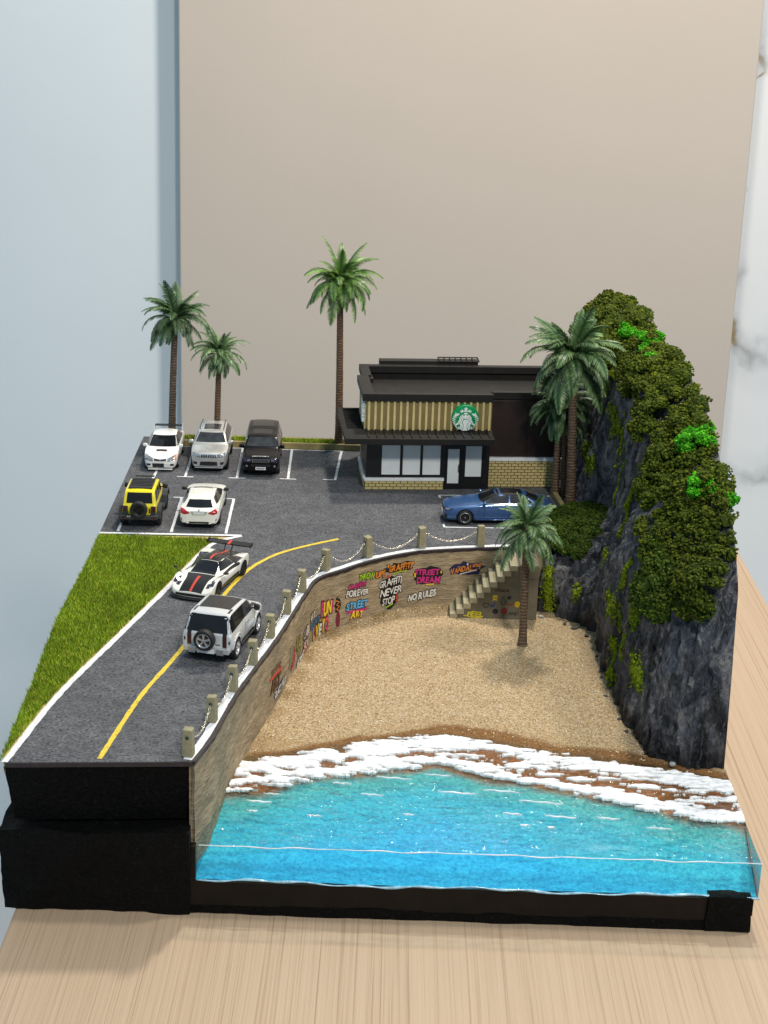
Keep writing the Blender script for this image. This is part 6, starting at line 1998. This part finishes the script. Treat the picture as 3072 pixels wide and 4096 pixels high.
# --- white supercar
c = Car('white_supercar', 'low white supercar with black centre, red stripe and tall rear wing', (5.00, 17.3), -106.5, M['carcream'],
        [(2.20, .74, .12, .28, .45, .34, .02), (2.02, .92, .10, .46, .46, .42, .02), (1.75, .99, .10, .69, .58, .56, .02), (1.3, 1.0, .10, .81, .60, .66, .02), (.85, .98, .10, .73, .60, .72, .02), (.70, .965, .10, .66, .56, .76, .03), (.0, .96, .10, .60, .46, 1.08, .06), (-.35, .97, .10, .62, .45, 1.12, .06), (-.8, 1.0, .10, .72, .44, 1.04, .05), (-1.35, 1.05, .10, .92, .50, .86, .03), (-1.85, 1.03, .12, .88, .54, .80, .03), (-2.2, .94, .22, .70, .5, .72, .03)],
        [(1.42, .335, .97, .28), (-1.31, .345, 1.02, .34)], .4, 1.06, .25)
c.wheel_set(7, M['rimblack'])
c.panel('bonnet', 'top', [(2.17, -.50), (1.9, -.50), (1.4, -.50), (.92, -.62)], [(2.17, .50), (1.9, .50), (1.4, .50), (.92, .62)], M['carbon'], n=12, k=8, mirror=False)
c.panel('windscreen', 'top', [(.86, -.56), (.45, -.52), (.08, -.44)], [(.86, .56), (.45, .52), (.08, .44)], M['glass'], .014, 10, 8, mirror=False)
c.panel('canopy_roof', 'top', [(.04, -.44), (-.5, -.46), (-.95, -.46)], [(.04, .44), (-.5, .46), (-.95, .46)], M['carbon'], .012, 10, 8, mirror=False)
c.panel('engine_cover', 'top', [(-.98, -.50), (-1.4, -.54), (-2.1, -.58)], [(-.98, .50), (-1.4, .54), (-2.1, .58)], M['carbon'], .012, 10, 8, mirror=False)
c.panel('side_window', 'side', [(.10, .99), (-.55, 1.02)], [(.52, .76), (-.62, .78)], M['glass'], .016)
c.panel('window_surround', 'side', [(-.62, 1.0), (-1.2, .88)], [(-.66, .74), (-1.25, .84)], M['carbon'], .010)
c.panel('door_trim', 'side', [(.60, .70), (-.9, .76)], [(.55, .64), (-.85, .66)], M['carbon'], .010)
for a, b_ in ((2.16, 1.15), (-.02, -.95), (-1.0, -2.05)): c.panel('red_stripe', 'top', [(a, -.05), (b_, -.065)], [(a, .04), (b_, .055)], M['stripe'], .022, 10, 2, mirror=False)
c.panel('side_intake', 'top', [(-1.02, .72), (-.92, .86)], [(-1.22, .72), (-1.14, .86)], M['lampdark'], .02, 4, 4)
for dx, dy in ((0, .0), (.07, .16)): c.panel('headlight', 'top', [(1.92 - dx, .60 + dy), (1.92 - dx, .74 + dy)], [(1.66 - dx, .58 + dy), (1.66 - dx, .74 + dy)], M['lampdark'], .016, 5, 5)
c.panel('front_intake', 'front', [(-.66, .26), (0, .27), (.66, .26)], [(-.66, .16), (0, .15), (.66, .16)], M['trim'], mirror=False)
MB().prism([(2.06, -.94), (2.28, -.70), (2.36, -.35), (2.38, 0), (2.36, .35), (2.28, .70), (2.06, .94), (1.9, .98), (1.9, -.98)], .06, .10).build('front_splitter', M['trim'], c.root)
c.panel('sill', 'side', [(1.0, .36), (-.85, .40)], [(1.0, .14), (-.85, .14)], M['trim'], .012, 10, 3)
wg = MB().prism([(-2.05, 1.02), (-2.36, 1.09), (-2.38, 1.12), (-2.05, 1.07)], -1.0, 1.0, MX).build('rear_wing', M['carbon'], c.root)
MB().prism([(-2.04, 1.015), (-2.37, 1.085), (-2.39, 1.127), (-2.04, 1.077)], -.06, .06, MX).build('red_stripe', M['stripe'], wg)
for sg in (-1, 1):
    MB().box(-2.40, -2.02, sg * 1.0 - .015, sg * 1.0 + .015, .98, 1.16, .01).build('end_plate', M['carbon'], wg)
    MB().tube([(-1.85, sg * .16, .76), (-2.02, sg * .16, .9), (-2.14, sg * .16, 1.05)], .025).build('wing_strut', M['trim'], wg)
    o = MB().lump((1.02, sg * 1.16, .92), (.12, .17, .10), .7).build('wing_mirror', M['trim'], c.root, True)
    MB().tube([(1.12, sg * .78, .70), (1.10, sg * .95, .80), (1.04, sg * 1.12, .90)], .018).build('mirror_arm', M['trim'], o)

# --- white off-roader
c = Car('white_offroader', 'white short off-roader with spare wheel driving up the road', (6.24, 10.75), 77.0, M['carpale'],
        [(2.06, .84, .42, .95, .72, 1.06, .04), (1.95, .97, .36, 1.06, .82, 1.15, .04), (1.0, .985, .36, 1.17, .86, 1.24, .04), (.86, .985, .36, 1.18, .86, 1.27, .04), (.46, .985, .36, 1.2, .78, 1.82, .04), (.30, .985, .36, 1.2, .79, 1.88, .04), (-1.6, .985, .36, 1.22, .79, 1.95, .04), (-1.78, .985, .38, 1.22, .79, 1.92, .05), (-2.0, .985, .40, 1.20, .84, 1.25, .03), (-2.05, .97, .44, 1.05, .84, 1.18, .03)],
        [(1.32, .41, .97, .28), (-1.27, .41, .97, .28)], .74)
c.wheel_set(5, M['alloy'])
c.panel('windscreen', 'front', [(-.68, 1.78), (.68, 1.78)], [(-.78, 1.33), (.78, 1.33)], M['glass'], mirror=False)
c.panel('side_window', 'side', [(.42, 1.78), (-.35, 1.83)], [(.74, 1.30), (-.35, 1.32)], M['glass2'])
c.panel('side_window', 'side', [(-.36, 1.83), (-1.84, 1.86)], [(-.36, 1.32), (-2.0, 1.26)], M['glass'], n=14)
c.panel('rear_window', 'rear', [(-.80, 1.85), (.80, 1.85)], [(-.90, 1.24), (.90, 1.24)], M['glass'], n=14, mirror=False)
c.panel('roof_glass', 'top', [(.22, -.66), (.22, .66)], [(-1.18, -.62), (-1.18, .62)], M['carbon'], mirror=False)
c.panel('roof_strip', 'top', [(-1.10, -.72), (-1.10, -.64)], [(-1.55, -.72), (-1.55, -.64)], M['glass'], .010, 4, 4)
c.panel('bonnet_tread', 'top', [(1.15, -.78), (1.15, -.60)], [(1.65, -.76), (1.65, -.58)], M['trim'], .012, 4, 4)
c.panel('tail_light_bar', 'rear', [(.62, 1.24), (.78, 1.24)], [(.62, .70), (.78, .70)], M['trim'], .014, 4, 5)
for z in (1.08, .92, .78): c.panel('tail_light', 'rear', [(.64, z + .05), (.76, z + .05)], [(.64, z - .05), (.76, z - .05)], M['darkred'], .024, 3, 3)
c.panel('reverse_light', 'rear', [(.86, .98), (.91, .98)], [(.86, .86), (.91, .86)], M['trim'], .018, 3, 3)
bmp = c.box('rear_bumper', -2.17, -2.0, -.90, .90, .46, .68, M['carsilver'], .03)
c.box('bumper_cover', -2.20, -2.16, .42, .70, .42, .66, M['chrome'], .012, True, bmp)
c.box('number_plate', -2.21, -2.19, -.34, .34, .46, .62, M['plate'], .004, False, bmp)
c.box('side_sill', -.8, .85, .93, .99, .36, .44, M['trim'], .015, True)
c.panel('wheel_arch', 'side', [(-1.78, .55), (-1.66, .92), (-1.4, 1.03), (-1.1, 1.03), (-.86, .90), (-.74, .5)], [(-1.74, .55), (-1.62, .88), (-1.38, .97), (-1.14, .97), (-.90, .86), (-.80, .5)], M['carpale'], .035, 16, 2)
c.panel('wheel_arch', 'side', [(.80, .5), (.92, .9), (1.18, 1.02), (1.46, 1.02), (1.72, .90), (1.82, .55)], [(.86, .5), (.97, .86), (1.2, .96), (1.44, .96), (1.68, .86), (1.77, .55)], M['carpale'], .035, 16, 2)
c.panel('door_handle', 'side', [(-.02, 1.10), (-.24, 1.10)], [(-.02, 1.06), (-.24, 1.06)], M['chrome'], .02, 4, 2)
c.panel('door_seam', 'side', [(.78, 1.2), (.80, 1.2)], [(.80, .5), (.82, .5)], M['trim'], .003, 2, 8)
c.panel('door_seam', 'side', [(-.36, 1.2), (-.34, 1.2)], [(-.36, .5), (-.34, .5)], M['trim'], .003, 2, 8)
c.panel('headlight', 'front', [(.56, 1.05), (.80, 1.05)], [(.56, .86), (.80, .86)], M['lamp'])
c.wheel(Matrix.Translation((-2.36, .04, 1.0)) @ Matrix.Rotation(-PI / 2, 4, 'Y'), .41, .30, 5, M['alloy'], .68, None, 'spare_wheel')
c.mirrors(.74, .96, 1.36, M['trim'], (.15, .24, .26))
c.panel('badge', 'rear', [(-.52, .80), (-.34, .80)], [(-.52, .77), (-.34, .77)], M['trim'], .012, 4, 1, mirror=False)

# ------------------------------------------------------------------ bring the whole model to true size
for o in list(sc.objects):
    if o.parent is None and o.type in ('MESH', 'EMPTY'):
        o.location = o.location * S
        o.scale = o.scale * S
bpy.context.view_layer.update()
